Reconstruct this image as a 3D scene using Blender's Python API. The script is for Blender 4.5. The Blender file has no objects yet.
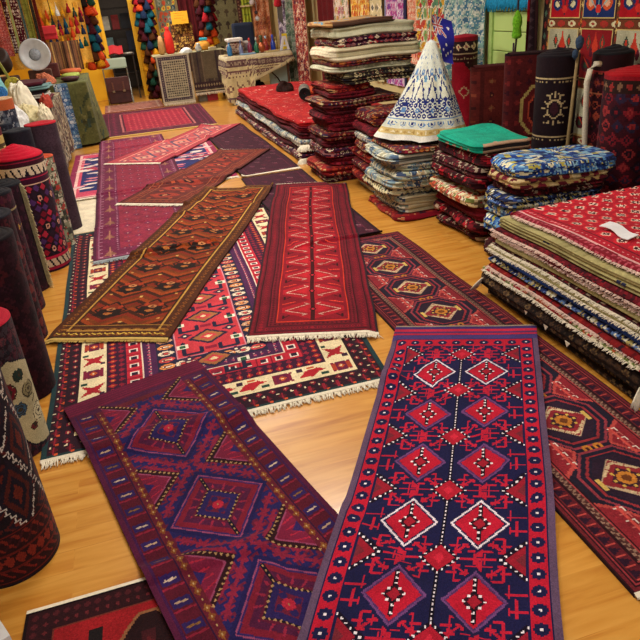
import bpy, bmesh, math, random
import numpy as np
from mathutils import Vector, Matrix

SC = bpy.context.scene
COL = SC.collection
PI = math.pi
RNG = np.random.default_rng(11)

# ------------------------------------------------------------------ colours
def lin(c):
    c = np.asarray(c, float)
    return np.where(c <= 0.04045, c / 12.92, ((c + 0.055) / 1.055) ** 2.4)

def hx(s):
    s = s.lstrip('#')
    return lin([int(s[i:i + 2], 16) / 255 for i in (0, 2, 4)])

# ------------------------------------------------------------------ tagging
def tag(o, label=None, cat=None, group=None, kind=None):
    if label: o['label'] = label
    if cat: o['category'] = cat
    if group: o['group'] = group
    if kind: o['kind'] = kind
    return o

def empty(name, loc=(0, 0, 0), rz=0.0):
    o = bpy.data.objects.new(name, None)
    o.empty_display_size = 0.1
    o.location = loc
    o.rotation_euler = (0, 0, rz)
    COL.objects.link(o)
    return o

def copy_tree(o, parent=None):
    c = o.copy()
    COL.objects.link(c)
    if parent is not None: c.parent = parent
    for ch in o.children:
        copy_tree(ch, c)
    return c

# ------------------------------------------------------------------ materials
MATS = {}
def nodes_of(name):
    m = bpy.data.materials.new(name)
    m.use_nodes = True
    nt = m.node_tree
    return m, nt, nt.nodes['Principled BSDF']

def pile_material():
    """woven wool: the knot colours come from the weave attribute, yarn variation and nap from noise"""
    m, nt, b = nodes_of('woven_wool')
    N, L = nt.nodes, nt.links
    at = N.new('ShaderNodeAttribute'); at.attribute_name = 'weave'
    tc = N.new('ShaderNodeTexCoord')
    n1 = N.new('ShaderNodeTexNoise'); n1.inputs['Scale'].default_value = 260; n1.inputs['Detail'].default_value = 2
    n2 = N.new('ShaderNodeTexNoise'); n2.inputs['Scale'].default_value = 9; n2.inputs['Detail'].default_value = 3
    L.new(tc.outputs['Object'], n1.inputs['Vector']); L.new(tc.outputs['Object'], n2.inputs['Vector'])
    mr = N.new('ShaderNodeMapRange'); mr.inputs['To Min'].default_value = 0.72; mr.inputs['To Max'].default_value = 1.28
    mr.inputs['From Min'].default_value = 0.25; mr.inputs['From Max'].default_value = 0.75
    L.new(n1.outputs['Fac'], mr.inputs['Value'])
    mr2 = N.new('ShaderNodeMapRange'); mr2.inputs['To Min'].default_value = 0.85; mr2.inputs['To Max'].default_value = 1.15
    mr2.inputs['From Min'].default_value = 0.3; mr2.inputs['From Max'].default_value = 0.7
    L.new(n2.outputs['Fac'], mr2.inputs['Value'])
    mm = N.new('ShaderNodeMath'); mm.operation = 'MULTIPLY'
    L.new(mr.outputs[0], mm.inputs[0]); L.new(mr2.outputs[0], mm.inputs[1])
    vm = N.new('ShaderNodeVectorMath'); vm.operation = 'SCALE'
    L.new(at.outputs['Color'], vm.inputs[0]); L.new(mm.outputs[0], vm.inputs['Scale'])
    L.new(vm.outputs[0], b.inputs['Base Color'])
    b.inputs['Roughness'].default_value = 0.85
    b.inputs['Specular IOR Level'].default_value = 0.08
    b.inputs['Sheen Weight'].default_value = 0.04
    b.inputs['Sheen Roughness'].default_value = 0.5
    bp = N.new('ShaderNodeBump'); bp.inputs['Strength'].default_value = 0.35; bp.inputs['Distance'].default_value = 0.004
    L.new(n1.outputs['Fac'], bp.inputs['Height']); L.new(bp.outputs['Normal'], b.inputs['Normal'])
    return m

def mat(name, col, rough=0.6, var=0.12, scale=30, spec=0.4, metal=0.0, bump=0.0, trans=0.0, emit=0.0, sheen=0.0):
    if name in MATS: return MATS[name]
    m, nt, b = nodes_of(name)
    N, L = nt.nodes, nt.links
    c = hx(col) if isinstance(col, str) else np.asarray(col)
    tc = N.new('ShaderNodeTexCoord')
    n = N.new('ShaderNodeTexNoise'); n.inputs['Scale'].default_value = scale; n.inputs['Detail'].default_value = 3
    L.new(tc.outputs['Object'], n.inputs['Vector'])
    r = N.new('ShaderNodeValToRGB')
    r.color_ramp.elements[0].position = 0.3; r.color_ramp.elements[1].position = 0.7
    r.color_ramp.elements[0].color = (*np.clip(c * (1 - var), 0, 1), 1)
    r.color_ramp.elements[1].color = (*np.clip(c * (1 + var), 0, 1), 1)
    L.new(n.outputs['Fac'], r.inputs['Fac']); L.new(r.outputs['Color'], b.inputs['Base Color'])
    b.inputs['Roughness'].default_value = rough
    b.inputs['Specular IOR Level'].default_value = spec
    b.inputs['Metallic'].default_value = metal
    if trans: b.inputs['Transmission Weight'].default_value = trans
    if sheen: b.inputs['Sheen Weight'].default_value = sheen
    if emit:
        b.inputs['Emission Color'].default_value = (*c, 1); b.inputs['Emission Strength'].default_value = emit
    if bump:
        bp = N.new('ShaderNodeBump'); bp.inputs['Strength'].default_value = bump; bp.inputs['Distance'].default_value = 0.01
        L.new(n.outputs['Fac'], bp.inputs['Height']); L.new(bp.outputs['Normal'], b.inputs['Normal'])
    MATS[name] = m
    return m

WOOL = pile_material()

def floor_material():
    m, nt, b = nodes_of('honey_laminate')
    N, L = nt.nodes, nt.links
    tc = N.new('ShaderNodeTexCoord')
    br = N.new('ShaderNodeTexBrick')
    br.offset = 0.37; br.inputs['Scale'].default_value = 1.0
    br.inputs['Mortar Size'].default_value = 0.0012
    br.inputs['Brick Width'].default_value = 1.25; br.inputs['Row Height'].default_value = 0.095
    br.inputs['Color1'].default_value = (0, 0, 0, 1); br.inputs['Color2'].default_value = (1, 1, 1, 1)
    br.inputs['Mortar'].default_value = (0.3, 0.3, 0.3, 1)
    L.new(tc.outputs['Object'], br.inputs['Vector'])
    mp = N.new('ShaderNodeMapping'); mp.inputs['Scale'].default_value = (1.6, 14, 1)
    L.new(tc.outputs['Object'], mp.inputs['Vector'])
    off = N.new('ShaderNodeVectorMath'); off.operation = 'ADD'
    sc = N.new('ShaderNodeVectorMath'); sc.operation = 'SCALE'; sc.inputs['Scale'].default_value = 7
    L.new(br.outputs['Color'], sc.inputs[0]); L.new(mp.outputs[0], off.inputs[0]); L.new(sc.outputs[0], off.inputs[1])
    n = N.new('ShaderNodeTexNoise'); n.inputs['Scale'].default_value = 1.6; n.inputs['Detail'].default_value = 5; n.inputs['Distortion'].default_value = 0.8
    L.new(off.outputs[0], n.inputs['Vector'])
    r = N.new('ShaderNodeValToRGB')
    e = r.color_ramp.elements
    e[0].position = 0.25; e[0].color = (*hx('#b36c20'), 1)
    e[1].position = 0.75; e[1].color = (*hx('#dfa54e'), 1)
    k = e.new(0.5); k.color = (*hx('#ce903a'), 1)
    L.new(n.outputs['Fac'], r.inputs['Fac'])
    mx = N.new('ShaderNodeMix'); mx.data_type = 'RGBA'; mx.blend_type = 'MULTIPLY'; mx.inputs['Factor'].default_value = 0.18
    mr = N.new('ShaderNodeMapRange'); mr.inputs['To Min'].default_value = 0.75; mr.inputs['To Max'].default_value = 1.1
    sx = N.new('ShaderNodeSeparateColor'); L.new(br.outputs['Color'], sx.inputs[0]); L.new(sx.outputs[0], mr.inputs['Value'])
    cb = N.new('ShaderNodeCombineColor')
    for i in range(3): L.new(mr.outputs[0], cb.inputs[i])
    L.new(r.outputs['Color'], mx.inputs[6]); L.new(cb.outputs[0], mx.inputs[7])
    L.new(mx.outputs[2], b.inputs['Base Color'])
    b.inputs['Roughness'].default_value = 0.3
    b.inputs['Specular IOR Level'].default_value = 0.5
    b.inputs['Coat Weight'].default_value = 0.55; b.inputs['Coat Roughness'].default_value = 0.15
    bp = N.new('ShaderNodeBump'); bp.inputs['Strength'].default_value = 0.05
    L.new(br.outputs['Fac'], bp.inputs['Height']); L.new(bp.outputs['Normal'], b.inputs['Normal'])
    return m

# ------------------------------------------------------------------ mesh helpers
def link_mesh(name, me, material, parent=None, smooth=False):
    o = bpy.data.objects.new(name, me)
    if material: me.materials.append(material)
    if parent is not None: o.parent = parent
    COL.objects.link(o)
    if smooth:
        me.polygons.foreach_set('use_smooth', np.ones(len(me.polygons), bool))
    return o

def quads_mesh(name, V, F, C=None, material=None, parent=None, smooth=False):
    """V (n,3), F (m,4), C (m,3) linear colour per face stored in the weave attribute"""
    me = bpy.data.meshes.new(name)
    V = np.asarray(V, np.float32).reshape(-1, 3); F = np.asarray(F, np.int32).reshape(-1, 4)
    me.vertices.add(len(V)); me.vertices.foreach_set('co', V.ravel())
    me.loops.add(F.size); me.loops.foreach_set('vertex_index', F.ravel())
    me.polygons.add(len(F)); me.polygons.foreach_set('loop_start', np.arange(0, F.size, 4, dtype=np.int32))
    me.update(calc_edges=True)
    if C is not None:
        a = me.attributes.new('weave', 'FLOAT_COLOR', 'FACE')
        c4 = np.ones((len(F), 4), np.float32); c4[:, :3] = np.asarray(C).reshape(-1, 3)
        a.data.foreach_set('color', c4.ravel())
    return link_mesh(name, me, material or WOOL, parent, smooth)

def grid_faces(ny, nx, off=0):
    i = np.arange(ny)[:, None] * (nx + 1) + np.arange(nx)[None, :] + off
    return np.stack([i, i + 1, i + nx + 2, i + nx + 1], -1).reshape(-1, 4)

class Quads:
    """collects coloured quad grids into one mesh"""
    def __init__(s): s.V, s.F, s.C, s.n = [], [], [], 0
    def grid(s, P, C, flip=False):
        ny, nx = P.shape[0] - 1, P.shape[1] - 1
        f = grid_faces(ny, nx, s.n)
        if flip: f = f[:, ::-1]
        s.V.append(P.reshape(-1, 3)); s.F.append(f)
        C = np.broadcast_to(np.asarray(C, float), (ny, nx, 3)) if np.ndim(C) < 3 else C
        s.C.append(C.reshape(-1, 3)); s.n += P.shape[0] * P.shape[1]
    def build(s, name, material=None, parent=None, smooth=False):
        return quads_mesh(name, np.concatenate(s.V), np.concatenate(s.F), np.concatenate(s.C), material, parent, smooth)

class MB:
    """bmesh collector for ordinary furniture shapes"""
    def __init__(s): s.bm = bmesh.new()
    def box(s, c, size, rz=0.0, bev=0.0, rot=None):
        M = Matrix.Translation(c) @ (rot if rot is not None else Matrix.Rotation(rz, 4, 'Z')) @ Matrix.Diagonal((*size, 1))
        r = bmesh.ops.create_cube(s.bm, size=1, matrix=M)
        if bev:
            es = list({e for v in r['verts'] for e in v.link_edges})
            bmesh.ops.bevel(s.bm, geom=es, offset=bev, segments=2, affect='EDGES', profile=0.6)
        return s
    def tube(s, pts, r, seg=8, caps=True):
        pts = [Vector(p) for p in pts]; rs = r if isinstance(r, (list, tuple)) else [r] * len(pts)
        rings = []
        for i, p in enumerate(pts):
            d = (pts[min(i + 1, len(pts) - 1)] - pts[max(i - 1, 0)]).normalized()
            a = d.cross(Vector((0, 0, 1)) if abs(d.z) < 0.9 else Vector((1, 0, 0))).normalized(); b = d.cross(a)
            rings.append([s.bm.verts.new(p + (a * math.cos(2 * PI * k / seg) + b * math.sin(2 * PI * k / seg)) * rs[i]) for k in range(seg)])
        for A, B in zip(rings, rings[1:]):
            for k in range(seg): s.bm.faces.new((A[k], A[(k + 1) % seg], B[(k + 1) % seg], B[k]))
        if caps:
            s.bm.faces.new(rings[0][::-1]); s.bm.faces.new(rings[-1])
        return s
    def lathe(s, prof, c=(0, 0, 0), seg=20, sx=1, sy=1, M=None):
        rings = []
        for r, z in prof:
            if r < 1e-5: rings.append([s.bm.verts.new((c[0], c[1], c[2] + z))])
            else: rings.append([s.bm.verts.new((c[0] + r * sx * math.cos(2 * PI * k / seg), c[1] + r * sy * math.sin(2 * PI * k / seg), c[2] + z)) for k in range(seg)])
        vs = [v for q in rings for v in q]
        for A, B in zip(rings, rings[1:]):
            for k in range(seg):
                a, b = A[k % len(A)], A[(k + 1) % len(A)]; d, e = B[k % len(B)], B[(k + 1) % len(B)]
                f = []
                for v in (a, b, e, d):
                    if v not in f: f.append(v)
                if len(f) > 2: s.bm.faces.new(f)
        if len(rings[0]) > 1: s.bm.faces.new(rings[0][::-1])
        if len(rings[-1]) > 1: s.bm.faces.new(rings[-1])
        if M is not None: bmesh.ops.transform(s.bm, matrix=M, verts=vs)
        return s
    def prism(s, pts, depth, M):
        """outline pts (2D) extruded by depth along local z then moved by M"""
        a = [s.bm.verts.new(M @ Vector((x, y, 0))) for x, y in pts]; b = [s.bm.verts.new(M @ Vector((x, y, depth))) for x, y in pts]
        s.bm.faces.new(a[::-1]); s.bm.faces.new(b)
        for i in range(len(pts)):
            j = (i + 1) % len(pts); s.bm.faces.new((a[i], a[j], b[j], b[i]))
        return s
    def sheet(s, P, th=0.006):
        """closed sheet from a grid of points [ny][nx], thickened along its normals"""
        P = np.asarray(P, float); ny, nx = P.shape[:2]
        gy = np.gradient(P, axis=0); gx = np.gradient(P, axis=1); n = np.cross(gx, gy)
        n /= np.linalg.norm(n, axis=-1, keepdims=True) + 1e-9
        A = [[s.bm.verts.new(P[j, i] + n[j, i] * th / 2) for i in range(nx)] for j in range(ny)]
        B = [[s.bm.verts.new(P[j, i] - n[j, i] * th / 2) for i in range(nx)] for j in range(ny)]
        for j in range(ny - 1):
            for i in range(nx - 1):
                s.bm.faces.new((A[j][i], A[j][i + 1], A[j + 1][i + 1], A[j + 1][i])); s.bm.faces.new((B[j][i], B[j + 1][i], B[j + 1][i + 1], B[j][i + 1]))
        for i in range(nx - 1):
            s.bm.faces.new((A[0][i], B[0][i], B[0][i + 1], A[0][i + 1])); s.bm.faces.new((A[-1][i], A[-1][i + 1], B[-1][i + 1], B[-1][i]))
        for j in range(ny - 1):
            s.bm.faces.new((A[j][0], A[j + 1][0], B[j + 1][0], B[j][0])); s.bm.faces.new((A[j][-1], B[j][-1], B[j + 1][-1], A[j + 1][-1]))
        return s
    def build(s, name, material, parent=None, smooth=False):
        bmesh.ops.recalc_face_normals(s.bm, faces=s.bm.faces)
        me = bpy.data.meshes.new(name); s.bm.to_mesh(me); s.bm.free()
        return link_mesh(name, me, material, parent, smooth)

# ------------------------------------------------------------------ smooth noise
def snoise(x, y, seed=0, f=1.0):
    r = np.random.default_rng(seed)
    out = 0
    for k in range(5):
        a, b, p = r.normal(size=2) * f, r.uniform(0, 2 * PI), 0
        out = out + np.sin(a[0] * x + a[1] * y + b)
    return out / 3.0

# ------------------------------------------------------------------ weave patterns
class Pat:
    """a rug drawn knot by knot; x across (m), y along (m)"""
    def __init__(s, w, h, res, bg):
        s.w, s.h = w, h
        s.nx, s.ny = max(2, round(w / res)), max(2, round(h / res))
        s.dx, s.dy = w / s.nx, h / s.ny
        s.c = np.empty((s.ny, s.nx, 3)); s.c[:] = hx(bg)
    def _w(s, x0, x1, y0, y1):
        i0, i1 = max(0, int(x0 / s.dx) - 1), min(s.nx, int(x1 / s.dx) + 2); j0, j1 = max(0, int(y0 / s.dy) - 1), min(s.ny, int(y1 / s.dy) + 2)
        if i1 <= i0 or j1 <= j0: return None
        X = (np.arange(i0, i1) + .5) * s.dx; Y = (np.arange(j0, j1) + .5) * s.dy
        return s.c[j0:j1, i0:i1], X[None, :], Y[:, None]
    def rect(s, x0, y0, x1, y1, c):
        q = s._w(x0, x1, y0, y1)
        if q:
            A, X, Y = q; A[(X >= x0) & (X < x1) & (Y >= y0) & (Y < y1)] = hx(c)
    def dia(s, cx, cy, rx, ry, c, th=None, p=1):
        q = s._w(cx - rx, cx + rx, cy - ry, cy + ry)
        if q:
            A, X, Y = q; d = (np.abs(X - cx) / rx) ** p + (np.abs(Y - cy) / ry) ** p
            m = d <= 1
            if th: m &= d > (1 - th / min(rx, ry)) ** p
            A[m] = hx(c)
    def ell(s, cx, cy, rx, ry, c, th=None): s.dia(cx, cy, rx, ry, c, th, 2)
    def line(s, x0, y0, x1, y1, th, c):
        q = s._w(min(x0, x1) - th, max(x0, x1) + th, min(y0, y1) - th, max(y0, y1) + th)
        if q:
            A, X, Y = q; dx, dy = x1 - x0, y1 - y0; L = dx * dx + dy * dy + 1e-12
            t = np.clip(((X - x0) * dx + (Y - y0) * dy) / L, 0, 1)
            A[np.hypot(X - x0 - t * dx, Y - y0 - t * dy) <= th / 2] = hx(c)
    def path(s, pts, th, c, close=False):
        pts = list(pts) + ([pts[0]] if close else [])
        for a, b in zip(pts, pts[1:]): s.line(*a, *b, th, c)
    def poly(s, pts, c):
        xs, ys = [p[0] for p in pts], [p[1] for p in pts]
        q = s._w(min(xs), max(xs), min(ys), max(ys))
        if q:
            A, X, Y = q; m = np.zeros((A.shape[0], A.shape[1]), bool)
            for (x0, y0), (x1, y1) in zip(pts, pts[1:] + pts[:1]):
                if y0 != y1:
                    m ^= ((y0 > Y) != (y1 > Y)) & (X < (x1 - x0) * (Y - y0) / (y1 - y0) + x0)
            A[m] = hx(c)
    def dots(s, x0, y0, x1, y1, step, r, c):
        n = max(1, int(math.hypot(x1 - x0, y1 - y0) / step))
        for k in range(n + 1):
            t = k / n; s.ell(x0 + (x1 - x0) * t, y0 + (y1 - y0) * t, r, r, c)
    def teeth(s, x0, y0, x1, y1, step, size, th, c):
        """a line with little cross bars"""
        s.line(x0, y0, x1, y1, th, c)
        L = math.hypot(x1 - x0, y1 - y0); n = max(1, int(L / step))
        for k in range(n):
            t = (k + .5) / n; x, y = x0 + (x1 - x0) * t, y0 + (y1 - y0) * t
            s.rect(x - size / 2, y - th / 2, x + size / 2, y + th / 2, c); s.rect(x - th / 2, y - size / 2, x + th / 2, y + size / 2, c)
    def flower(s, cx, cy, r, c, dot=None, n=8, q=1):
        for k in range(n):
            a = 2 * PI * k / n
            s.ell(cx + .62 * r * math.cos(a), cy + .62 * r * math.sin(a) * q, r * .36, r * .36 * q, c)
        s.ell(cx, cy, r * .5, r * .5 * q, c)
        if dot: s.ell(cx, cy, r * .2, r * .2 * q, dot)
    def tile(s, rows, x0, y0, x1, y1, cell, c, ox=0, oy=0):
        """a repeating stepped motif, mirrored about its own centre line"""
        q = s._w(x0, x1, y0, y1)
        if q:
            A, X, Y = q; T = np.array([[ch == '#' for ch in r] for r in rows])
            i = np.floor((X - ox) / cell).astype(int) % T.shape[1]; j = np.floor((Y - oy) / cell).astype(int) % T.shape[0]
            m = T[j, i] & (X >= x0) & (X < x1) & (Y >= y0) & (Y < y1); A[m] = hx(c)
    def frame(s, d0, d1, c):
        s.rect(d0, d0, s.w - d0, d1, c); s.rect(d0, s.h - d1, s.w - d0, s.h - d0, c)
        s.rect(d0, d0, d1, s.h - d0, c); s.rect(s.w - d1, d0, s.w - d0, s.h - d0, c)
    def around(s, d, step, fn):
        """fn(x, y, horizontal) at even steps round a frame at inset d"""
        n = max(1, round((s.w - 2 * d) / step)); m = max(1, round((s.h - 2 * d) / step))
        for k in range(n + 1):
            x = d + (s.w - 2 * d) * k / n; fn(x, d, True); fn(x, s.h - d, True)
        for k in range(1, m):
            y = d + (s.h - 2 * d) * k / m; fn(d, y, False); fn(s.w - d, y, False)
    def mottle(s, amt, seed=0):
        """abrash: dye lots that change along the weave"""
        r = np.random.default_rng(seed)
        s.c *= 1 + amt * r.normal(size=(s.ny, s.nx, 1)) * .6
        k = np.cumsum(r.normal(size=s.ny)) * .15; k -= np.linspace(k[0], k[-1], s.ny)
        s.c *= np.clip(1 + amt * k / (np.abs(k).max() + 1e-6), .6, 1.5)[:, None, None]
        s.c = np.clip(s.c, 0.002, 1)
    def sample(s, x, y):
        """wrapping lookup"""
        i = np.floor(np.mod(x, s.w) / s.dx).astype(int) % s.nx; j = np.floor(np.mod(y, s.h) / s.dy).astype(int) % s.ny
        return s.c[j, i]
# ------------------------------------------------------------------ the rugs on the floor, drawn
HOOKS = ["##..####..##", "#....##....#", "...#....#...", "..###..###..", ".##.#..#.##.", "##..####..##", "##..####..##", ".##.#..#.##.", "..###..###..", "...#....#...", "#....##....#", "##..####..##"]
FRETS = ["..##....##..", "..##....##..", "..########..", "............", "#####..#####", "#...#..#...#", "....####....", "....####....", "#...#..#...#", "#####..#####", "............", "..########.."]

def pat_runner_navy():                       # red and navy runner, white outlined diamonds
    P = Pat(.69, 2.35, .0045, '#1d1c45')
    red, dred, navy, pur, wh = '#b01830', '#8a1526', '#1a1940', '#5c4660', '#ddd2dc'
    W, H = P.w, P.h
    for x0, x1 in ((.082, W - .082),):
        P.rect(0, 0, W, H, pur)
        P.rect(.022, .15, W - .022, H, navy); P.rect(.028, .155, .080, H, red); P.rect(W - .080, .155, W - .028, H, red)
        P.rect(.028, .155, W - .028, .215, red); P.rect(.088, .222, W - .088, H, navy)
        P.rect(.080, .215, .088, H, navy); P.rect(W - .088, .215, W - .080, H, navy)
    P.rect(0, 0, W, .15, '#3a2a60'); P.rect(0, 0, W, .012, '#8a7a68'); P.rect(0, .042, W, .066, '#b3233f'); P.rect(0, .072, W, .08, '#5a2a58'); P.rect(0, .084, W, .104, '#a8203c')
    P.rect(0, .108, W, .15, '#44356e')
    y = .255
    while y < H:
        for x in (.054, W - .054): P.flower(x, y, .023, navy, wh)
        y += .064
    x = .054
    for k in range(10): P.flower(.054 + k * (W - .108) / 9, .185, .022, navy, wh)
    c1, c2, cm = .233, .457, .345
    rows = [.46 + .312 * k for k in range(7)]
    L = '#b51c36'
    # lattice of hooks
    def hookset(cx, cy, sx):
        for sy in (-1, 1):
            P.teeth(cx + sx * .03, cy + sy * .012, cx + sx * .10, cy + sy * .075, .034, .034, .008, L)
            P.line(cx + sx * .05, cy + sy * .03, cx + sx * .05, cy + sy * .085, .008, L); P.line(cx + sx * .05, cy + sy * .085, cx + sx * .08, cy + sy * .085, .008, L)
            P.line(cx + sx * .03, cy + sy * .055, cx + sx * .055, cy + sy * .055, .008, L)
            P.line(cx + sx * .085, cy + sy * .03, cx + sx * .125, cy + sy * .03, .008, L); P.line(cx + sx * .125, cy + sy * .01, cx + sx * .125, cy + sy * .05, .008, L)
        P.line(cx + sx * .03, cy, cx + sx * .12, cy, .008, L)
        P.line(cx + sx * .105, cy - .02, cx + sx * .105, cy + .02, .008, L)
    for k in range(8):
        cy = .30 + .312 * k
        hookset(cm, cy, 1); hookset(cm, cy, -1); hookset(.105, cy, 1); hookset(W - .105, cy, -1)
    for y in rows:
        for sx, xs in ((1, .088), (-1, W - .088)):
            P.line(xs, y - .03, xs + sx * .055, y - .03, .008, L); P.line(xs + sx * .05, y - .06, xs + sx * .05, y + .04, .008, L); P.line(xs, y + .03, xs + sx * .05, y + .03, .008, L)
            P.line(xs + sx * .03, y - .01, xs + sx * .03, y + .05, .008, L)
    P.line(cm, .22, cm, H, .016, '#120d1c')
    P.dots(cm, .235, cm, H, .0165, .0042, '#d8cdd8')
    for k, y in enumerate(rows):
        o = wh if k % 3 == 0 else '#6a4074'
        for cx in (c1, c2):
            P.dia(cx, y, .108, .128, navy)
            P.dia(cx, y, .094, .113, o)
            P.dia(cx, y, .085, .102, '#4c2c5c' if k % 3 else navy)
            P.dia(cx, y, .078, .094, red)
            P.dia(cx, y, .034, .042, '#2a0e1c'); P.dia(cx, y, .02, .025, '#97192c')
            P.line(cx, y - .085, cx, y - .03, .012, '#170d1a'); P.line(cx, y + .03, cx, y + .072, .012, '#170d1a')
            P.dots(cx, y - .08, cx, y - .04, .017, .0045, '#eadfe6'); P.dots(cx, y + .04, cx, y + .066, .017, .0045, '#eadfe6')
            for q in ((-.03, 0), (.03, 0), (-.016, -.02), (.016, -.02), (-.016, .02), (.016, .02)): P.ell(cx + q[0], y + q[1], .0045, .0045, '#eadfe6')
    for k in range(8):
        cy = .30 + .312 * k
        P.dia(cm, cy, .062, .07, '#160d20'); P.dia(cm, cy, .047, .053, '#a71a2f'); P.dia(cm, cy, .018, .022, '#c6263c')
        for a, b in (((-.055, 0), (0, -.06)), ((0, -.06), (.055, 0)), ((.055, 0), (0, .06)), ((0, .06), (-.055, 0))):
            P.dots(cm + a[0], cy + a[1], cm + b[0], cy + b[1], .019, .0042, '#e6dde6')
        for s, x in ((1, .088), (-1, W - .088)):
            P.poly([(x, cy - .085), (x + s * .09, cy), (x, cy + .085)], '#160d20'); P.poly([(x, cy - .062), (x + s * .064, cy), (x, cy + .062)], '#8f1a2c')
            P.poly([(x, cy - .03), (x + s * .03, cy), (x, cy + .03)], '#6e2430')
            P.dots(x, cy - .072, x + s * .075, cy, .018, .0042, '#e6dde6'); P.dots(x, cy + .072, x + s * .075, cy, .018, .0042, '#e6dde6')
    P.mottle(.10, 1); return P

def pat_runner_purple():                     # purple red runner with large squares on point
    P = Pat(.636, 2.40, .0045, '#221b4e')
    W, H = P.w, P.h
    red, dred, pur, gold = '#7a162a', '#4e1224', '#5a2048', '#a07c54'
    P.rect(0, 0, W, H, '#4c1634')
    P.rect(0, 0, W, .11, '#571430')
    for k in range(5): P.rect(0, .012 + k * .02, W, .018 + k * .02, '#6c1836')
    P.rect(.02, .115, W - .02, H, '#3a1640')
    P.rect(.028, .12, W - .028, H, dred)
    # outer band: navy cells between slanted red bars, gold dashes
    y = .13; k = 0
    while y < H:
        for sx, x in ((1, .03), (-1, W - .03)):
            P.poly([(x, y), (x + sx * .062, y + .012), (x + sx * .062, y + .05), (x, y + .04)], '#2c1c50')
            P.line(x, y + .052, x + sx * .062, y + .062, .008, '#7e1c32')
            cc = ('#a88a74', '#7a5430', '#b8a090')[k % 3]
            P.line(x + sx * .016, y + .022, x + sx * .046, y + .028, .008, cc)
        y += .098; k += 1
    for sx, x in ((1, .096), (-1, W - .096)):
        P.rect(min(x, x + sx * .034), .12, max(x, x + sx * .034), H, '#5a1a28')
        P.rect(min(x, x + sx * .004), .12, max(x, x + sx * .004), H, '#2a1030')
        y = .14; k = 0
        while y < H:
            P.dia(x + sx * .018, y, .012, .018, ('#74401f', '#5a1828', '#7e4c26')[k % 3]); P.ell(x + sx * .018, y, .003, .004, '#a8885c'); y += .036; k += 1
    P.rect(.03, .12, W - .03, .15, '#4a1838'); P.rect(.13, .15, W - .13, .18, '#5a1a28')
    P.rect(.132, .185, W - .132, H, '#231d52')
    cx = W / 2
    L = '#98203a'
    L = '#6e1a34'
    L = '#7c1e38'
    P.tile(["###.....", "#.......", "#.###...", "..#.#...", "..###.#.", "......#.", "....###.", "........"], .132, .185, W - .132, H, .0095, '#5e1a34', cx - .038, 0)
    for k in range(6):
        y = .485 + .525 * k
        for s in (-1, 1):
            for t in (-1, 1):
                P.teeth(cx + s * .176, y + t * .065, cx + s * .012, y + t * .258, .062, .048, .012, L); P.teeth(cx + s * .15, y + t * .15, cx + s * .06, y + t * .258, .055, .036, .012, L)
    def lattice(y0):
        return
    def lattice_(y0):
        for s in (-1, 1):
            for t in (-1, 1):
                for o in (.03, .062):
                    P.teeth(cx + s * (.19 + o * .2), y0 + t * .0, cx + s * .02, y0 + t * (.13 + o), .042, .036, .010, L)
    for k in range(6):
        y = .485 + .525 * k
        lattice(y)
        for q in (): P.rect(cx - .03, y + q - .005, cx + .03, y + q + .006, L); P.rect(cx - .034, y + q - .016, cx - .024, y + q + .006, L); P.rect(cx + .024, y + q - .006, cx + .034, y + q + .016, L)
        P.dia(cx, y, .198, .222, '#1e1848'); P.dia(cx, y, .177, .196, '#8a4062'); P.dia(cx, y, .170, .188, '#2a1f58')
        P.dia(cx, y, .162, .179, '#70182c'); P.dia(cx, y, .132, .146, '#481636')
        for q in range(14):
            a = 2 * PI * q / 14
            P.line(cx + .06 * math.cos(a), y + .067 * math.sin(a), cx + .1 * math.cos(a), y + .11 * math.sin(a), .008, '#86203a')
        P.dia(cx, y, .1, .112, '#54162e')
        P.dia(cx, y, .088, .098, '#1c1418'); P.dia(cx, y, .080, .089, '#271c50'); P.dia(cx, y, .05, .056, '#5c1830')
        for a, b in (((-.084, 0), (0, -.094)), ((0, -.094), (.084, 0)), ((.084, 0), (0, .094)), ((0, .094), (-.084, 0))): P.dots(cx + a[0], y + a[1], cx + b[0], y + b[1], .018, .004, gold)
        for a, b in ((-.03, 0), (.03, 0), (0, -.034), (0, .034)): P.flower(cx + a, y + b, .013, '#271c50')
        P.flower(cx, y, .022, '#a52238', gold); P.line(cx, y - .17, cx, y - .1, .012, '#15101f'); P.line(cx, y + .1, cx, y + .17, .012, '#15101f')
        P.dots(cx, y - .165, cx, y - .1, .017, .004, gold); P.dots(cx, y + .1, cx, y + .165, .017, .004, gold)
    for k in range(7):
        y = .232 + .525 * k
        for s, x in ((1, .132), (-1, W - .132)):
            P.poly([(x, y - .135), (x + s * .135, y), (x, y + .135)], '#2a1016'); P.dots(x, y - .125, x + s * .125, y, .019, .005, gold); P.dots(x, y + .125, x + s * .125, y, .019, .005, gold)
            P.poly([(x, y - .105), (x + s * .1, y), (x, y + .105)], '#8a3c5c'); P.poly([(x, y - .097), (x + s * .092, y), (x, y + .097)], '#6e1a36')
            for q in range(4): P.line(x, y - .06 + q * .04, x + s * .045, y - .045 + q * .03, .006, '#9c2038')
            P.poly([(x, y - .03), (x + s * .03, y), (x, y + .03)], '#2a1d52')
    P.mottle(.12, 2); return P

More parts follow.
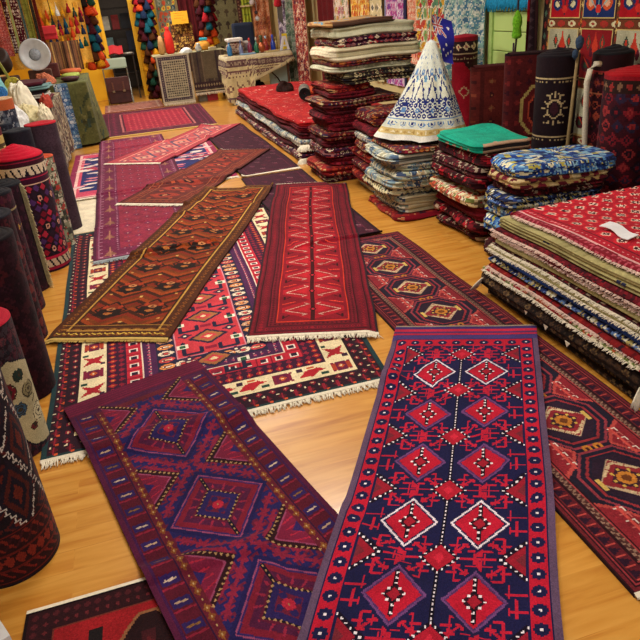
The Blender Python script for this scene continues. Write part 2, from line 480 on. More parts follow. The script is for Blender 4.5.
def pat_dark_red_runner():                   # dark red runner, zig-zag white lines down the middle
    P = Pat(.685, 3.03, .006, '#560d1c')
    W, H = P.w, P.h
    P.rect(0, 0, .012, H, '#2a1a22'); P.rect(W - .012, 0, W, H, '#2a1a22')
    r = np.random.default_rng(5)
    for d0, d1, c in ((.012, .03, '#6a1020'), (.034, .04, '#2c0810'), (.045, .09, '#641020'), (.094, .1, '#2c0810'), (.104, .13, '#701222')):
        P.frame(d0, d1, c)
    P.around(.066, .03, lambda x, y, h: (P.dia(x, y, .012, .013, '#8a1424'), P.ell(x, y, .004, .004, '#3a0a12')))
    P.around(.022, .022, lambda x, y, h: P.ell(x, y, .004, .005, '#8a1626'))
    P.around(.117, .024, lambda x, y, h: P.dia(x, y, .009, .009, '#3a0a14'))
    x0, x1 = .15, W - .15
    P.rect(x0 - .008, .14, x1 + .008, H - .14, '#c8341f'); P.rect(x0, .148, x1, H - .148, '#7d1020')
    cx = W / 2
    P.rect(cx - .012, .15, cx + .012, H - .15, '#3d0910')
    n = 11; st = (H - .34) / n
    for k in range(n):
        y = .17 + st * (k + .5)
        for s in (-1, 1):
            P.poly([(cx + s * .012, y - st * .5), (cx + s * .175, y - st * .1), (cx + s * .175, y + st * .14), (cx + s * .012, y + st * .5)], '#a01624')
            P.poly([(cx + s * .03, y - .075), (cx + s * .15, y), (cx + s * .03, y + .075)], '#981420')
            P.poly([(cx + s * .03, y - .045), (cx + s * .10, y), (cx + s * .03, y + .045)], '#b01c28')
            P.path([(cx + s * .045, y - .082), (cx + s * .024, y - .066), (cx + s * .155, y + .012), (cx + s * .035, y + .062), (cx + s * .06, y + .076)], .007, '#c49a8c')
            P.rect(cx + s * .165 - .006, y + st * .28, cx + s * .165 + .006, y + st * .45, '#2c0810'); P.line(cx + s * .13, y + st * .3, cx + s * .165, y + st * .44, .008, '#300810')
            P.line(cx + s * .10, y - st * .42, cx + s * .17, y - st * .3, .008, '#e0402c')
        P.dia(cx, y, .02, .035, '#1d0608'); P.dia(cx, y, .01, .018, '#b02030')
    P.mottle(.14, 3); return P

def pat_brown_runner():                      # brown runner with gold line border
    P = Pat(.70, 3.07, .006, '#5a2a12')
    W, H = P.w, P.h
    P.rect(0, 0, W, H, '#4a2410'); r = np.random.default_rng(3)
    P.rect(0, H - .02, W, H, '#2a1608'); P.rect(0, 0, W, .02, '#6a4a1c')
    P.around(.045, .05, lambda x, y, h: (P.dia(x, y, .018, .02, '#7a4418'), P.ell(x, y, .006, .006, '#2a1208')))
    P.frame(.085, .098, '#b98a3e'); P.frame(.102, .106, '#2b1208')
    for k in range(9):
        x = .07 + k * (W - .14) / 8
        P.path([(x - .03, H - .06), (x - .01, H - .045), (x + .01, H - .06), (x + .03, H - .045)], .008, '#c9a544'); P.dia(x, H - .105, .03, .012, '#8a5a20')
    P.rect(.03, H - .155, W - .03, H - .148, '#b08138'); P.rect(.03, H - .145, W - .03, H - .138, '#2b1208')
    x0, x1, y1 = .11, W - .11, H - .16
    P.rect(x0, .11, x1, y1, '#6c2c10')
    q = P._w(x0, x1, .11, y1); A, X, Y = q
    m = (X > x0) & (X < x1) & (Y > .11) & (Y < y1)
    wob = np.abs(((X - x0) / (x1 - x0) * 4) % 2 - 1) * .09
    ph = np.floor(((Y + wob) / .036)) % 4
    for k, c in enumerate(('#6f3210', '#8f3a12', '#3a1a0c', '#7a2410')): A[m & (ph == k)] = hx(c)
    for k in range(8):
        y = .30 + k * .345
        for cx in (W / 2 - .12, W / 2 + .12):
            yy = y + (.0 if cx < W / 2 else -.03)
            P.dia(cx, yy, .105, .12, '#1d0f0c'); P.dia(cx, yy, .088, .098, '#7a2a12', None, 1); P.rect(cx - .07, yy - .012, cx + .07, yy + .03, '#22120e')
            P.poly([(cx - .09, yy + .07), (cx - .05, yy + .015), (cx, yy + .06), (cx + .05, yy + .015), (cx + .09, yy + .07), (cx, yy + .1)], '#1e100c')
            P.ell(cx, yy - .01, .026, .02, '#b9794a'); P.ell(cx, yy - .01, .012, .01, '#55250f')
            P.dia(cx - .045, yy - .04, .02, .026, '#a2381a'); P.dia(cx + .045, yy - .04, .02, .026, '#a2381a')
            P.dia(cx, yy + .05, .03, .02, '#a8642e')
        P.ell(W / 2, y + .16, .012, .011, '#d2a45a'); P.ell(x0 + .03, y + .12, .01, .01, '#c08a48'); P.ell(x1 - .03, y + .12, .01, .01, '#c08a48')
    P.mottle(.2, 4); return P

def pat_ivory_border_carpet():               # big carpet: cream band of beasts and bushes, coral field
    P = Pat(1.56, 3.1, .0075, '#2a1c34')
    W, H = P.w, P.h
    P.frame(0, .022, '#20383c'); P.frame(.022, .125, '#2c1522')
    def b1(x, y, h):
        P.dia(x, y, .020, .022, '#5c1824'); P.ell(x + .012, y + .026, .008, .008, '#c8502c'); P.ell(x - .018, y - .024, .006, .006, '#e0cfae')
        P.rect(x - .006, y - .026, x + .006, y + .026, '#8a1e30')
    P.around(.05, .066, b1); P.around(.10, .066, lambda x, y, h: (P.dia(x, y, .016, .018, '#8a2032'), P.ell(x, y, .005, .005, '#c9a880')))
    P.frame(.125, .131, '#c9b48c'); P.frame(.131, .252, '#e6d5ab'); P.frame(.252, .258, '#7a2434')
    cols = ['#7a1f3a', '#b3242f', '#3a2238', '#c2552a']
    cnt = [0]
    def b2(x, y, h):
        k = int(round((x if h else y) / .155)) + (1 if x > W / 2 else 0)
        if k % 2 == 0:
            P.rect(x - .046, y - .034, x + .046, y + .034, ('#7a1f3a', '#a8402a')[k // 2 % 2]); P.rect(x - .028, y - .042, x + .028, y + .042, '#6a1c3c'); P.dia(x, y, .02, .022, '#c25a2a'); P.ell(x, y, .007, .007, '#e6d5ab')
            for sx in (-1, 1):
                for sy in (-1, 1): P.rect(x + sx * .042 - .007, y + sy * .036 - .007, x + sx * .042 + .007, y + sy * .036 + .007, '#7a1f3a')
        else:
            if h:
                P.poly([(x - .07, y + .03), (x - .03, y - .02), (x + .03, y - .03), (x + .07, y - .005), (x + .03, y + .01), (x, y + .04)], '#b3242f'); P.rect(x - .075, y - .045, x - .045, y - .02, '#3a2238'); P.rect(x + .04, y + .02, x + .075, y + .045, '#27463a')
                P.rect(x - .02, y - .05, x + .02, y - .036, '#c2552a')
            else:
                P.poly([(x - .054, y - .04), (x, y - .016), (x + .054, y - .04), (x + .026, y + .02), (x + .054, y + .06), (x, y + .036), (x - .054, y + .06), (x - .026, y + .01)], '#a8222e')
                P.rect(x + .03, y + .045, x + .055, y + .07, '#3a2238'); P.rect(x - .055, y - .07, x - .03, y - .045, '#27463a')
    P.around(.192, .155, b2)
    P.frame(.258, .35, '#3a1730')
    P.around(.285, .05, lambda x, y, h: (P.dia(x, y, .02, .022, '#a3222e'), P.ell(x, y, .006, .006, '#d8803c'))); P.around(.328, .05, lambda x, y, h: P.dia(x, y, .016, .02, '#8a1e34'))
    P.frame(.35, .43, '#b92638')
    def b3(x, y, h):
        P.rect(x - .019, y - .019, x + .019, y + .019, '#e8d8cc'); P.rect(x - .013, y - .013, x + .013, y + .013, '#2a2030')
        (P.line(x + .04, y - .035, x + .04, y + .035, .006, '#7a1426') if h else P.line(x - .035, y + .04, x + .035, y + .04, .006, '#7a1426'))
    P.around(.39, .082, b3)
    P.frame(.43, .436, '#e0c8b4'); P.frame(.436, .5, '#4a2148'); P.around(.468, .036, lambda x, y, h: (P.ell(x, y, .008, .008, '#b8536a'), P.rect(x - .004, y - .02, x + .004, y - .012, '#d8b8a8')))
    P.frame(.5, .6, '#24223c'); oc = ['#d98a4c', '#e2cdb4', '#cc4a48', '#d8a27a']; c3 = [0]
    def b4(x, y, h):
        k = int(round((x if h else y) / .072))
        P.ell(x, y, .038 if h else .04, .028 if h else .026, oc[k % 4]); P.ell(x, y, .024, .015, '#5a2434'); P.ell(x, y, .012, .009, oc[(k + 1) % 4])
        P.ell(x + .02, y, .005, .005, '#f0e2c8'); P.ell(x - .02, y, .005, .005, '#f0e2c8')
    P.around(.55, .072, b4)
    P.frame(.6, .61, '#c77e8a')
    x0 = .61; P.rect(x0, x0, W - x0, H - x0, '#c33a44')
    cx = W / 2
    for k in range(8):
        y = .75 + k * .26
        P.dia(cx, y, .11, .09, '#23203a'); P.dia(cx, y, .085, .068, '#a1643c'); P.dia(cx, y, .05, .04, '#c33a44'); P.dia(cx, y, .022, .018, '#e8d0a0')
        for s in (-1, 1):
            xx = cx + s * .14
            P.path([(xx, y + .03), (xx, y + .16), (cx + s * .05, y + .16), (cx + s * .05, y + .11)], .022, '#23203a'); P.rect(xx - .03, y + .05, xx + .03, y + .09, '#e7ddc8'); P.rect(xx - .016, y + .055, xx + .016, y + .085, '#2f5a3c')
            P.dia(xx - s * .02, y - .05, .04, .03, '#3c2440'); P.ell(xx - s * .02, y - .05, .008, .008, '#f0e0c0')
        P.rect(cx - .03, y + .115, cx + .03, y + .145, '#8a1e38')
    P.mottle(.10, 6); return P

def pat_hexagon_runner():                    # rust and navy runner, chain of stepped hexagons
    P = Pat(.65, 3.22, .006, '#3a1520')
    W, H = P.w, P.h
    P.rect(0, 0, W, H, '#2a1018')
    for d0, d1, c in ((.008, .02, '#6a2028'), (.026, .032, '#8f3038'), (.036, .085, '#5c1a24'), (.088, .093, '#a04a48'), (.097, .118, '#4a2826'), (.122, .127, '#9a3a3c')): P.frame(d0, d1, c)
    P.around(.06, .046, lambda x, y, h: (P.poly([(x - .02, y - .02), (x + .02, y), (x - .02, y + .02)], '#2a1226'), P.line(x - .015, y + .022, x + .018, y + .022, .006, '#b0433f')))
    P.around(.108, .024, lambda x, y, h: P.path([(x - .01, y - .01), (x + .01, y), (x - .01, y + .01)], .005, '#8a6a5a'))
    x0 = .13; P.rect(x0, x0, W - x0, H - x0, '#201a2a'); cx = W / 2
    r = np.random.default_rng(9)
    per = .365; n = int((H - .3) / per)
    for k in range(n + 1):
        y = .25 + k * per
        for rx, ry, c in ((.16, .175, '#8a3440'), (.15, .163, '#1e1a2c'), (.132, .145, '#8f2c34'), (.122, .134, '#1e1a2c'), (.112, .124, '#2a1a2c')):
            P.poly([(cx - rx, y - ry * .35), (cx - rx * .45, y - ry), (cx + rx * .45, y - ry), (cx + rx, y - ry * .35), (cx + rx, y + ry * .35), (cx + rx * .45, y + ry), (cx - rx * .45, y + ry), (cx - rx, y + ry * .35)], c)
        P.dia(cx, y, .112, .112, '#b89c80'); P.dia(cx, y, .103, .103, '#8a2830'); P.teeth(cx - .07, y - .03, cx, y - .09, .02, .016, .006, '#c8b08a'); P.teeth(cx + .07, y + .03, cx, y + .09, .02, .016, .006, '#c8b08a'); P.teeth(cx + .07, y - .03, cx, y - .09, .02, .016, .006, '#c8b08a'); P.teeth(cx - .07, y + .03, cx, y + .09, .02, .016, .006, '#c8b08a')
        P.dia(cx, y, .065, .06, '#3a1c2a'); P.ell(cx, y, .034, .034, '#c07a30'); P.ell(cx, y, .017, .017, '#6a3a1c')
        for q in range(8): P.ell(cx + .05 * math.cos(q * PI / 4), y + .045 * math.sin(q * PI / 4), .007, .007, '#c9a44c')
        for s in (-1, 1):
            P.ell(cx + s * .025, y + per / 2, .02, .022, '#b4702c'); P.ell(cx + s * .025, y + per / 2, .008, .009, '#3a1c1c')
            xx, yy = cx + s * .135, y + per / 2
            P.poly([(xx - s * .06, yy), (xx - s * .01, yy - .07), (W / 2 + s * .195, yy - .12), (W / 2 + s * .195, yy + .12), (xx - s * .01, yy + .07)], '#b04440'); P.poly([(xx - s * .045, yy), (xx, yy - .06), (W / 2 + s * .195, yy - .10), (W / 2 + s * .195, yy + .10), (xx, yy + .06)], '#82222c')
            for q in range(-2, 3):
                P.path([(xx - .014, yy + q * .03 - .010), (xx + .016, yy + q * .03 - .010), (xx + .016, yy + q * .03 + .008)], .006, ('#d9c4b8', '#b05a56')[q % 2])
            P.rect(xx - .006, yy - .08, xx + .006, yy + .08, '#c24a44')
            P.rect(cx + s * .105 - .01, y - .03, cx + s * .105 + .01, y + .03, '#cfae5c')
    P.mottle(.16, 7); return P

def pat_turkmen_purple():                    # long plum carpet with pale crosses in its border
    P = Pat(.88, 5.2, .012, '#7e2840')
    W, H = P.w, P.h
    P.frame(0, .03, '#4d1a34'); P.frame(.03, .2, '#6a2140'); P.frame(.035, .045, '#8a5068')
    P.around(.06, .09, lambda x, y, h: P.dia(x, y, .012, .014, '#a8788a'))
    P.around(.125, .42, lambda x, y, h: (P.poly([(x - .05, y + .05), (x, y - .07), (x + .05, y + .05)], '#8a5a48'), P.line(x, y - .15, x, y + .08, .012, '#a06a54')))
    P.around(.185, .05, lambda x, y, h: P.ell(x, y, .008, .008, '#a5788c'))
    P.frame(.2, .21, '#4a1a34')
    r = np.random.default_rng(4)
    P.rect(.21, .21, W - .21, H - .21, '#84263c')
    for k in range(46):
        y = .28 + k * .104
        for q in range(5):
            x = .27 + q * .085
            P.dia(x, y, .034, .034, ('#6e2442', '#963242')[(k + q) % 2]); P.ell(x, y, .008, .008, ('#c08a84', '#40305a')[(k * 3 + q) % 2])
    P.mottle(.2, 8); return P

def pat_far_red():
    P = Pat(1.74, 2.65, .015, '#4a1a2c')
    W, H = P.w, P.h
    P.frame(.02, .05, '#6a2a3a'); P.frame(.1, .12, '#702c40'); P.around(.2, .16, lambda x, y, h: P.dia(x, y, .04, .04, '#7a2440'))
    P.frame(.3, .33, '#a05a5a'); P.rect(.36, .36, W - .36, H - .36, '#8a2034')
    for k in range(9):
        for q in range(12):
            P.rect(.42 + q * .085, .45 + k * .21, .45 + q * .085, .58 + k * .21, '#a63a42')
    P.mottle(.15, 9); return P

def pat_pink_runner():
    P = Pat(.70, 2.5, .009, '#ae4c50')
    W, H = P.w, P.h
    P.frame(.0, .02, '#7a2a34'); P.frame(.02, .1, '#a83e46'); P.around(.06, .06, lambda x, y, h: P.dia(x, y, .02, .02, '#7a3040')); P.frame(.1, .11, '#7c2c38'); P.frame(.11, .13, '#d89080')
    r = np.random.default_rng(2)
    for k in range(7):
        y = .3 + k * .32; cx = W / 2
        P.dia(cx, y, .17, .17, '#5c4a5c'); P.dia(cx, y, .13, .13, '#d27a6c'); P.dia(cx, y, .07, .07, '#6a4452'); P.ell(cx, y, .025, .025, '#e2b898')
        for s in (-1, 1): P.dia(cx + s * .16, y + .16, .06, .08, '#8a4a54'); P.ell(cx + s * .16, y + .16, .02, .025, '#e0a890')
    P.mottle(.12, 10); return P

def pat_rust_runner():
    P = Pat(.66, 2.4, .009, '#5c2420')
    W, H = P.w, P.h
    P.frame(0, .02, '#38140f'); P.frame(.05, .06, '#8a4a30'); P.around(.09, .06, lambda x, y, h: P.dia(x, y, .022, .022, '#7d3422')); P.frame(.13, .14, '#8a4a30')
    for k in range(8):
        y = .28 + k * .26; cx = W / 2
        P.poly([(cx - .16, y), (cx - .06, y - .08), (cx + .06, y - .08), (cx + .16, y), (cx + .06, y + .08), (cx - .06, y + .08)], '#8a3024'); P.dia(cx, y, .07, .06, '#32161c'); P.dia(cx, y, .03, .028, '#b06a48')
        for s in (-1, 1): P.line(cx + s * .05, y + .12, cx + s * .16, y + .15, .02, '#401a1e'); P.dia(cx + s * .11, y + .11, .025, .025, '#a4482e')
    P.mottle(.18, 11); return P

def pat_plum(seed, H):
    P = Pat(.64, H, .01, '#3c1626')
    W = P.w; r = np.random.default_rng(seed)
    P.frame(0, .015, '#22101a'); P.frame(.07, .078, '#541e30')
    for k in range(int(H / .16)):
        for q in range(4):
            if r.uniform() < .75:
                x, y = .12 + q * .13 + (k % 2) * .04, .1 + k * .16
                P.line(x, y, x + .05, y + .02, .014, ('#7a4a58', '#93626c', '#56202f')[r.integers(3)]); P.dia(x + .03, y + .05, .022, .022, '#521c30')
    P.mottle(.2, seed); return P

def pat_blue_pink():
    P = Pat(1.7, 2.4, .016, '#b8415c')
    W, H = P.w, P.h; r = np.random.default_rng(21)
    P.frame(0, .06, '#8a2a4a'); P.frame(.06, .1, '#e0b0a8'); P.frame(.1, .16, '#c24a60')
    for k in range(60): P.dia(r.uniform(.1, W - .1), r.uniform(.1, H - .1), .05, .04, ('#e6c0b8', '#a02848', '#d88a90')[k % 3])
    P.rect(.13, .3, W - .13, H - .3, '#262a5c')
    for k in range(170):
        x, y = r.uniform(.1, W - .1), r.uniform(.35, H - .35)
        P.poly([(x - .09, y), (x - .03, y - .03), (x + .09, y - .02), (x + .04, y + .03), (x - .05, y + .035)], ('#d07a84', '#c8b0b0', '#a8384c', '#dcc8bc')[k % 4])
    P.mottle(.12, 12); return P

def pat_corner_red():
    P = Pat(.72, 1.3, .005, '#2c1016')
    W, H = P.w, P.h
    P.frame(0, .012, '#1a0c10')
    P.around(.03, .03, lambda x, y, h: P.dia(x, y, .012, .012, '#4a1a20')); P.around(.062, .03, lambda x, y, h: P.ell(x, y, .006, .006, '#5e2026'))
    P.frame(.085, .09, '#6a2a24'); P.rect(.09, .09, W - .09, H - .09, '#8f1a20')
    for k in range(4):
        y = .19 + k * .28
        for cx in (W / 2,):
            P.poly([(cx - .06, y + .2), (cx - .09, y + .16), (cx - .09, y + .02), (cx - .06, y - .03), (cx - .03, y - .07), (cx + .03, y - .07), (cx + .06, y - .03), (cx + .09, y + .02), (cx + .09, y + .16), (cx + .06, y + .2)], '#8a5a3c')
            P.poly([(cx - .052, y + .19), (cx - .08, y + .155), (cx - .08, y + .025), (cx - .05, y - .025), (cx - .025, y - .06), (cx + .025, y - .06), (cx + .05, y - .025), (cx + .08, y + .025), (cx + .08, y + .155), (cx + .052, y + .19)], '#241014')
            P.rect(cx - .02, y, cx + .02, y + .14, '#3e161c'); P.dia(cx, y + .07, .03, .05, '#5c1c22')
        for s in (-1, 1):
            P.rect(W / 2 + s * .15 - .018, y - .06, W / 2 + s * .15 + .018, y + .06, '#1c1618')
            P.poly([(W / 2 + s * .26, y), (W / 2 + s * .2, y + .04), (W / 2 + s * .2, y + .1), (W / 2 + s * .28, y + .1)], '#2a1216')
            P.dia(W / 2 + s * .2, y + .18, .03, .03, '#5e1a1e')
    P.mottle(.15, 13); return P

def pat_allover(w, h, res, bg, cols, seed, cell=.09, style=0):
    """closely set little blossoms / lozenges / bands for the folded and rolled stock"""
    P = Pat(w, h, res, bg); r = np.random.default_rng(seed)
    nx, ny = max(1, round(w / cell)), max(1, round(h / cell)); cx, cy = w / nx, h / ny
    for j in range(ny):
        for i in range(nx):
            x, y = (i + .5 + .25 * (j % 2)) * cx, (j + .5) * cy
            a, b = cols[r.integers(len(cols))], cols[r.integers(len(cols))]
            s = min(cx, cy) * .46
            if style == 0:      # blossoms and leaves
                P.flower(x, y, s, a, b, 6); P.line(x + s, y - s, x - s * .2, y + s * 1.2, s * .3, cols[r.integers(len(cols))])
                P.ell(x + cx * .5, y + cy * .3, s * .35, s * .5, cols[r.integers(len(cols))])
            elif style == 1:    # lozenges
                P.dia(x, y, s * 1.1, s * 1.1, a); P.dia(x, y, s * .65, s * .65, b); P.ell(x, y, s * .25, s * .25, cols[0])
            elif style == 2:    # blotches, big flowers
                P.poly([(x + s * 1.2 * math.cos(t) * r.uniform(.5, 1.2), y + s * 1.2 * math.sin(t) * r.uniform(.5, 1.2)) for t in np.linspace(0, 5.6, 8)], a); P.ell(x, y, s * .4, s * .5, b)
            elif style == 3:    # dashes
                P.line(x - s * .7, y, x + s * .7, y + s * r.uniform(-.4, .4), s * .35, a)
    P.mottle(.12, seed); return P

def pat_bokhara(w, h, res=.006):
    P = Pat(w, h, res, '#a8182c')
    P.frame(0, .05, '#7a1626'); P.frame(.05, .06, '#d8a0a0'); P.around(.03, .035, lambda x, y, hh: P.dia(x, y, .012, .012, '#b04858')); P.around(.085, .03, lambda x, y, hh: P.dia(x, y, .010, .010, '#d88a90')); P.frame(.11, .115, '#5c1020')
    ny = int((h - .25) / .105); nx = int((w - .25) / .085)
    for j in range(ny):
        for i in range(nx):
            x, y = .16 + i * .085, .17 + j * .105
            P.ell(x, y, .033, .042, '#c9202f'); P.dia(x, y, .026, .034, '#e2b8a8'); P.dia(x, y, .019, .026, '#3a1420'); P.dia(x, y, .008, .012, '#e8d0c0')
            P.dia(x + .0425, y + .052, .008, .01, '#e0a8a0')
    P.mottle(.1, 31); return P
# ------------------------------------------------------------------ rug builders
PLACED = []          # rugs already lying on the floor: (corner array, thickness) - later rugs drape over them

def _outside(q, x, y):
    """distance outside a convex quad, 0 inside"""
    c = q.mean(0); d = np.full(np.shape(x), -1e9)
    for a, b in zip(q, np.roll(q, -1, 0)):
        e = b - a; n = np.array([e[1], -e[0]]); n = n / np.linalg.norm(n)
        if np.dot(n, c - a) > 0: n = -n
        d = np.maximum(d, (x - a[0]) * n[0] + (y - a[1]) * n[1])
    return np.maximum(d, 0)

def ground(x, y, upto=None):
    h = np.full(np.shape(x), .002)
    L = PLACED if upto is None else PLACED[:upto]
    for k in range(len(L)):
        q, t = L[k]
        d = np.maximum(_outside(q, x, y) - .014, 0); m = d < .07
        if not np.any(m): continue
        top = np.zeros(np.shape(x)); top[m] = ground(x[m], y[m], k) + t
        s = np.clip(d / .07, 0, 1); f = 1 - s * s * (3 - 2 * s)
        h = np.where(m, np.maximum(h, top * f), h)
    return h

def strands(edge_pts, dirs, length, n, r=.0022, droop=.0, seed=0, jit=.35, zfun=None, tassel=False):
    """a fringe: n tapered yarns set along a polyline and pointing along dirs"""
    g = np.random.default_rng(seed)
    E = np.asarray(edge_pts, float); D = np.asarray(dirs, float)
    t = (np.arange(n) + g.uniform(.1, .9, n)) / n * (len(E) - 1)
    i = np.clip(t.astype(int), 0, len(E) - 2); f = (t - i)[:, None]
    p = E[i] * (1 - f) + E[i + 1] * f; d = D[i] * (1 - f) + D[i + 1] * f
    side = E[i + 1] - E[i]; side /= np.linalg.norm(side, axis=1, keepdims=True) + 1e-9
    L = length * g.uniform(.75, 1.15, n)[:, None]
    d = d + side * g.normal(size=(n, 1)) * jit
    d /= np.linalg.norm(d, axis=1, keepdims=True)
    up = np.array([0, 0, 1.0]); nrm = np.cross(side, d); nrm /= np.linalg.norm(nrm, axis=1, keepdims=True) + 1e-9
    V, F = [], []
    segs = 3
    for k in range(segs + 1):
        q = p + d * L * k / segs - up * droop * (k / segs) ** 2
        w = r * (1.15 - .5 * k / segs)
        if zfun is not None: q[:, 2] = zfun(q[:, 0], q[:, 1]) + w
        w2 = side * w; n2 = nrm * w
        V.append(np.stack([q + w2, q + n2, q - w2, q - n2], 1))
    V = np.stack(V, 1)          # n, segs+1, 4, 3
    base = np.arange(n)[:, None] * (segs + 1) * 4
    for k in range(segs):
        for j in range(4):
            a = base + k * 4 + j; b = base + k * 4 + (j + 1) % 4
            F.append(np.concatenate([a, b, b + 4, a + 4], 1))
    F.append(np.concatenate([base + segs * 4 + j for j in range(4)], 1))
    return V.reshape(-1, 3), np.concatenate(F)

def fringe(parent, edge, dirs, length, n, m, r=.0022, droop=0., seed=0, zfun=None, jit=.35, name='fringe'):
    V, F = strands(edge, dirs, length, n, r, droop, seed, jit, zfun)
    return quads_mesh(name, V, F, None, m, parent)

YARN = mat('ivory_yarn', '#e6dcc6', .9, .1, 90, .1)
YARN_GREY = mat('grey_yarn', '#9aa0a4', .9, .1, 90, .1)
YARN_GOLD = mat('straw_yarn', '#c7a860', .9, .12, 90, .1)
YARN_PINK = mat('pinkish_yarn', '#e0c2b4', .9, .1, 90, .1)

def floor_rug(P, quad, label, group=None, t=.011, ends=(), name='runner_rug', wav=.003, seed=0, edge_wob=.006):
    """P pattern; quad = far left, far right, near right, near left on the floor; ends: (0 far/1 near, length, count, yarn)"""
    q = np.array(quad, float)
    ny, nx = P.ny, P.nx
    u = np.linspace(0, 1, nx + 1)[None, :, None]; v = np.linspace(0, 1, ny + 1)[:, None, None]
    B = (q[0] * (1 - u) + q[1] * u) * (1 - v) + (q[3] * (1 - u) + q[2] * u) * v
    x, y = B[..., 0].copy(), B[..., 1].copy()
    along = (q[3] - q[0]) / np.linalg.norm(q[3] - q[0]); across = (q[1] - q[0]) / np.linalg.norm(q[1] - q[0])
    s = np.linspace(0, P.h, ny + 1)[:, None]; a = np.linspace(0, P.w, nx + 1)[None, :]
    wv = edge_wob * snoise(s, s * 0, seed + 50, 4.0) + 0 * a
    wa = edge_wob * snoise(a, a * 0, seed + 70, 6.0) + 0 * s
    x += across[0] * wv + along[0] * wa; y += across[1] * wv + along[1] * wa
    g0 = ground(x, y)
    z = g0 + t + wav * (1 + snoise(x, y, seed, 6.0)) * .5
    o = Quads()
    top = np.stack([x, y, z], -1)
    o.grid(top, P.c, flip=True)
    def skirt(line, base, col):
        b = line.copy(); b[:, 2] = base
        o.grid(np.stack([line, b]), col)
    skirt(top[0], g0[0], P.c[0]); skirt(top[-1][::-1], g0[-1][::-1], P.c[-1][::-1])
    skirt(top[::-1, 0], g0[::-1, 0], P.c[::-1, 0]); skirt(top[:, -1], g0[:, -1], P.c[:, -1])
    und = top[::2, ::2].copy()
    und[..., 2] = g0[::2, ::2] + .0008
    o.grid(und, P.c.mean((0, 1)))
    ob = o.build(name)
    tag(ob, label, 'rug', group)
    for e, L, n, m in ends:
        row = top[0] if e == 0 else top[-1]
        row = row.copy(); row[:, 2] -= t * .5
        d = np.zeros_like(row); dd = -along if e == 0 else along
        d[:, :2] = dd
        k = len(PLACED)
        fringe(ob, row, d, L, n, m, r=.003, seed=seed, zfun=lambda X, Y: ground(X, Y, k) + .003)
        # the woven hem the yarns leave from
        w = .012
        h2 = np.stack([row + [0, 0, t * .5 + .0015] - d * 0.004, row + d * w + [0, 0, t * .3]]); h3 = np.stack([h2[1], h2[1] - [0, 0, t * .75]])
        hq = Quads(); hq.grid(h2, lin([.85, .8, .7]) if m is YARN else hx('#8c949c'), flip=(e == 1)); hq.grid(h3, lin([.8, .75, .65]), flip=(e == 1))
        hq.build('hem', m, ob)
    PLACED.append((q, t + wav + .0035))
    for e, L, n, m in ends:
        e0, e1 = (q[0], q[1]) if e == 0 else (q[3], q[2]); dd = (-along if e == 0 else along) * L
        PLACED.append((np.array([e0, e1, e1 + dd, e0 + dd]), .0125))
    return ob

def axis_quad(x0, x1, y0, y1): return [(x0, y1), (x1, y1), (x1, y0), (x0, y0)]

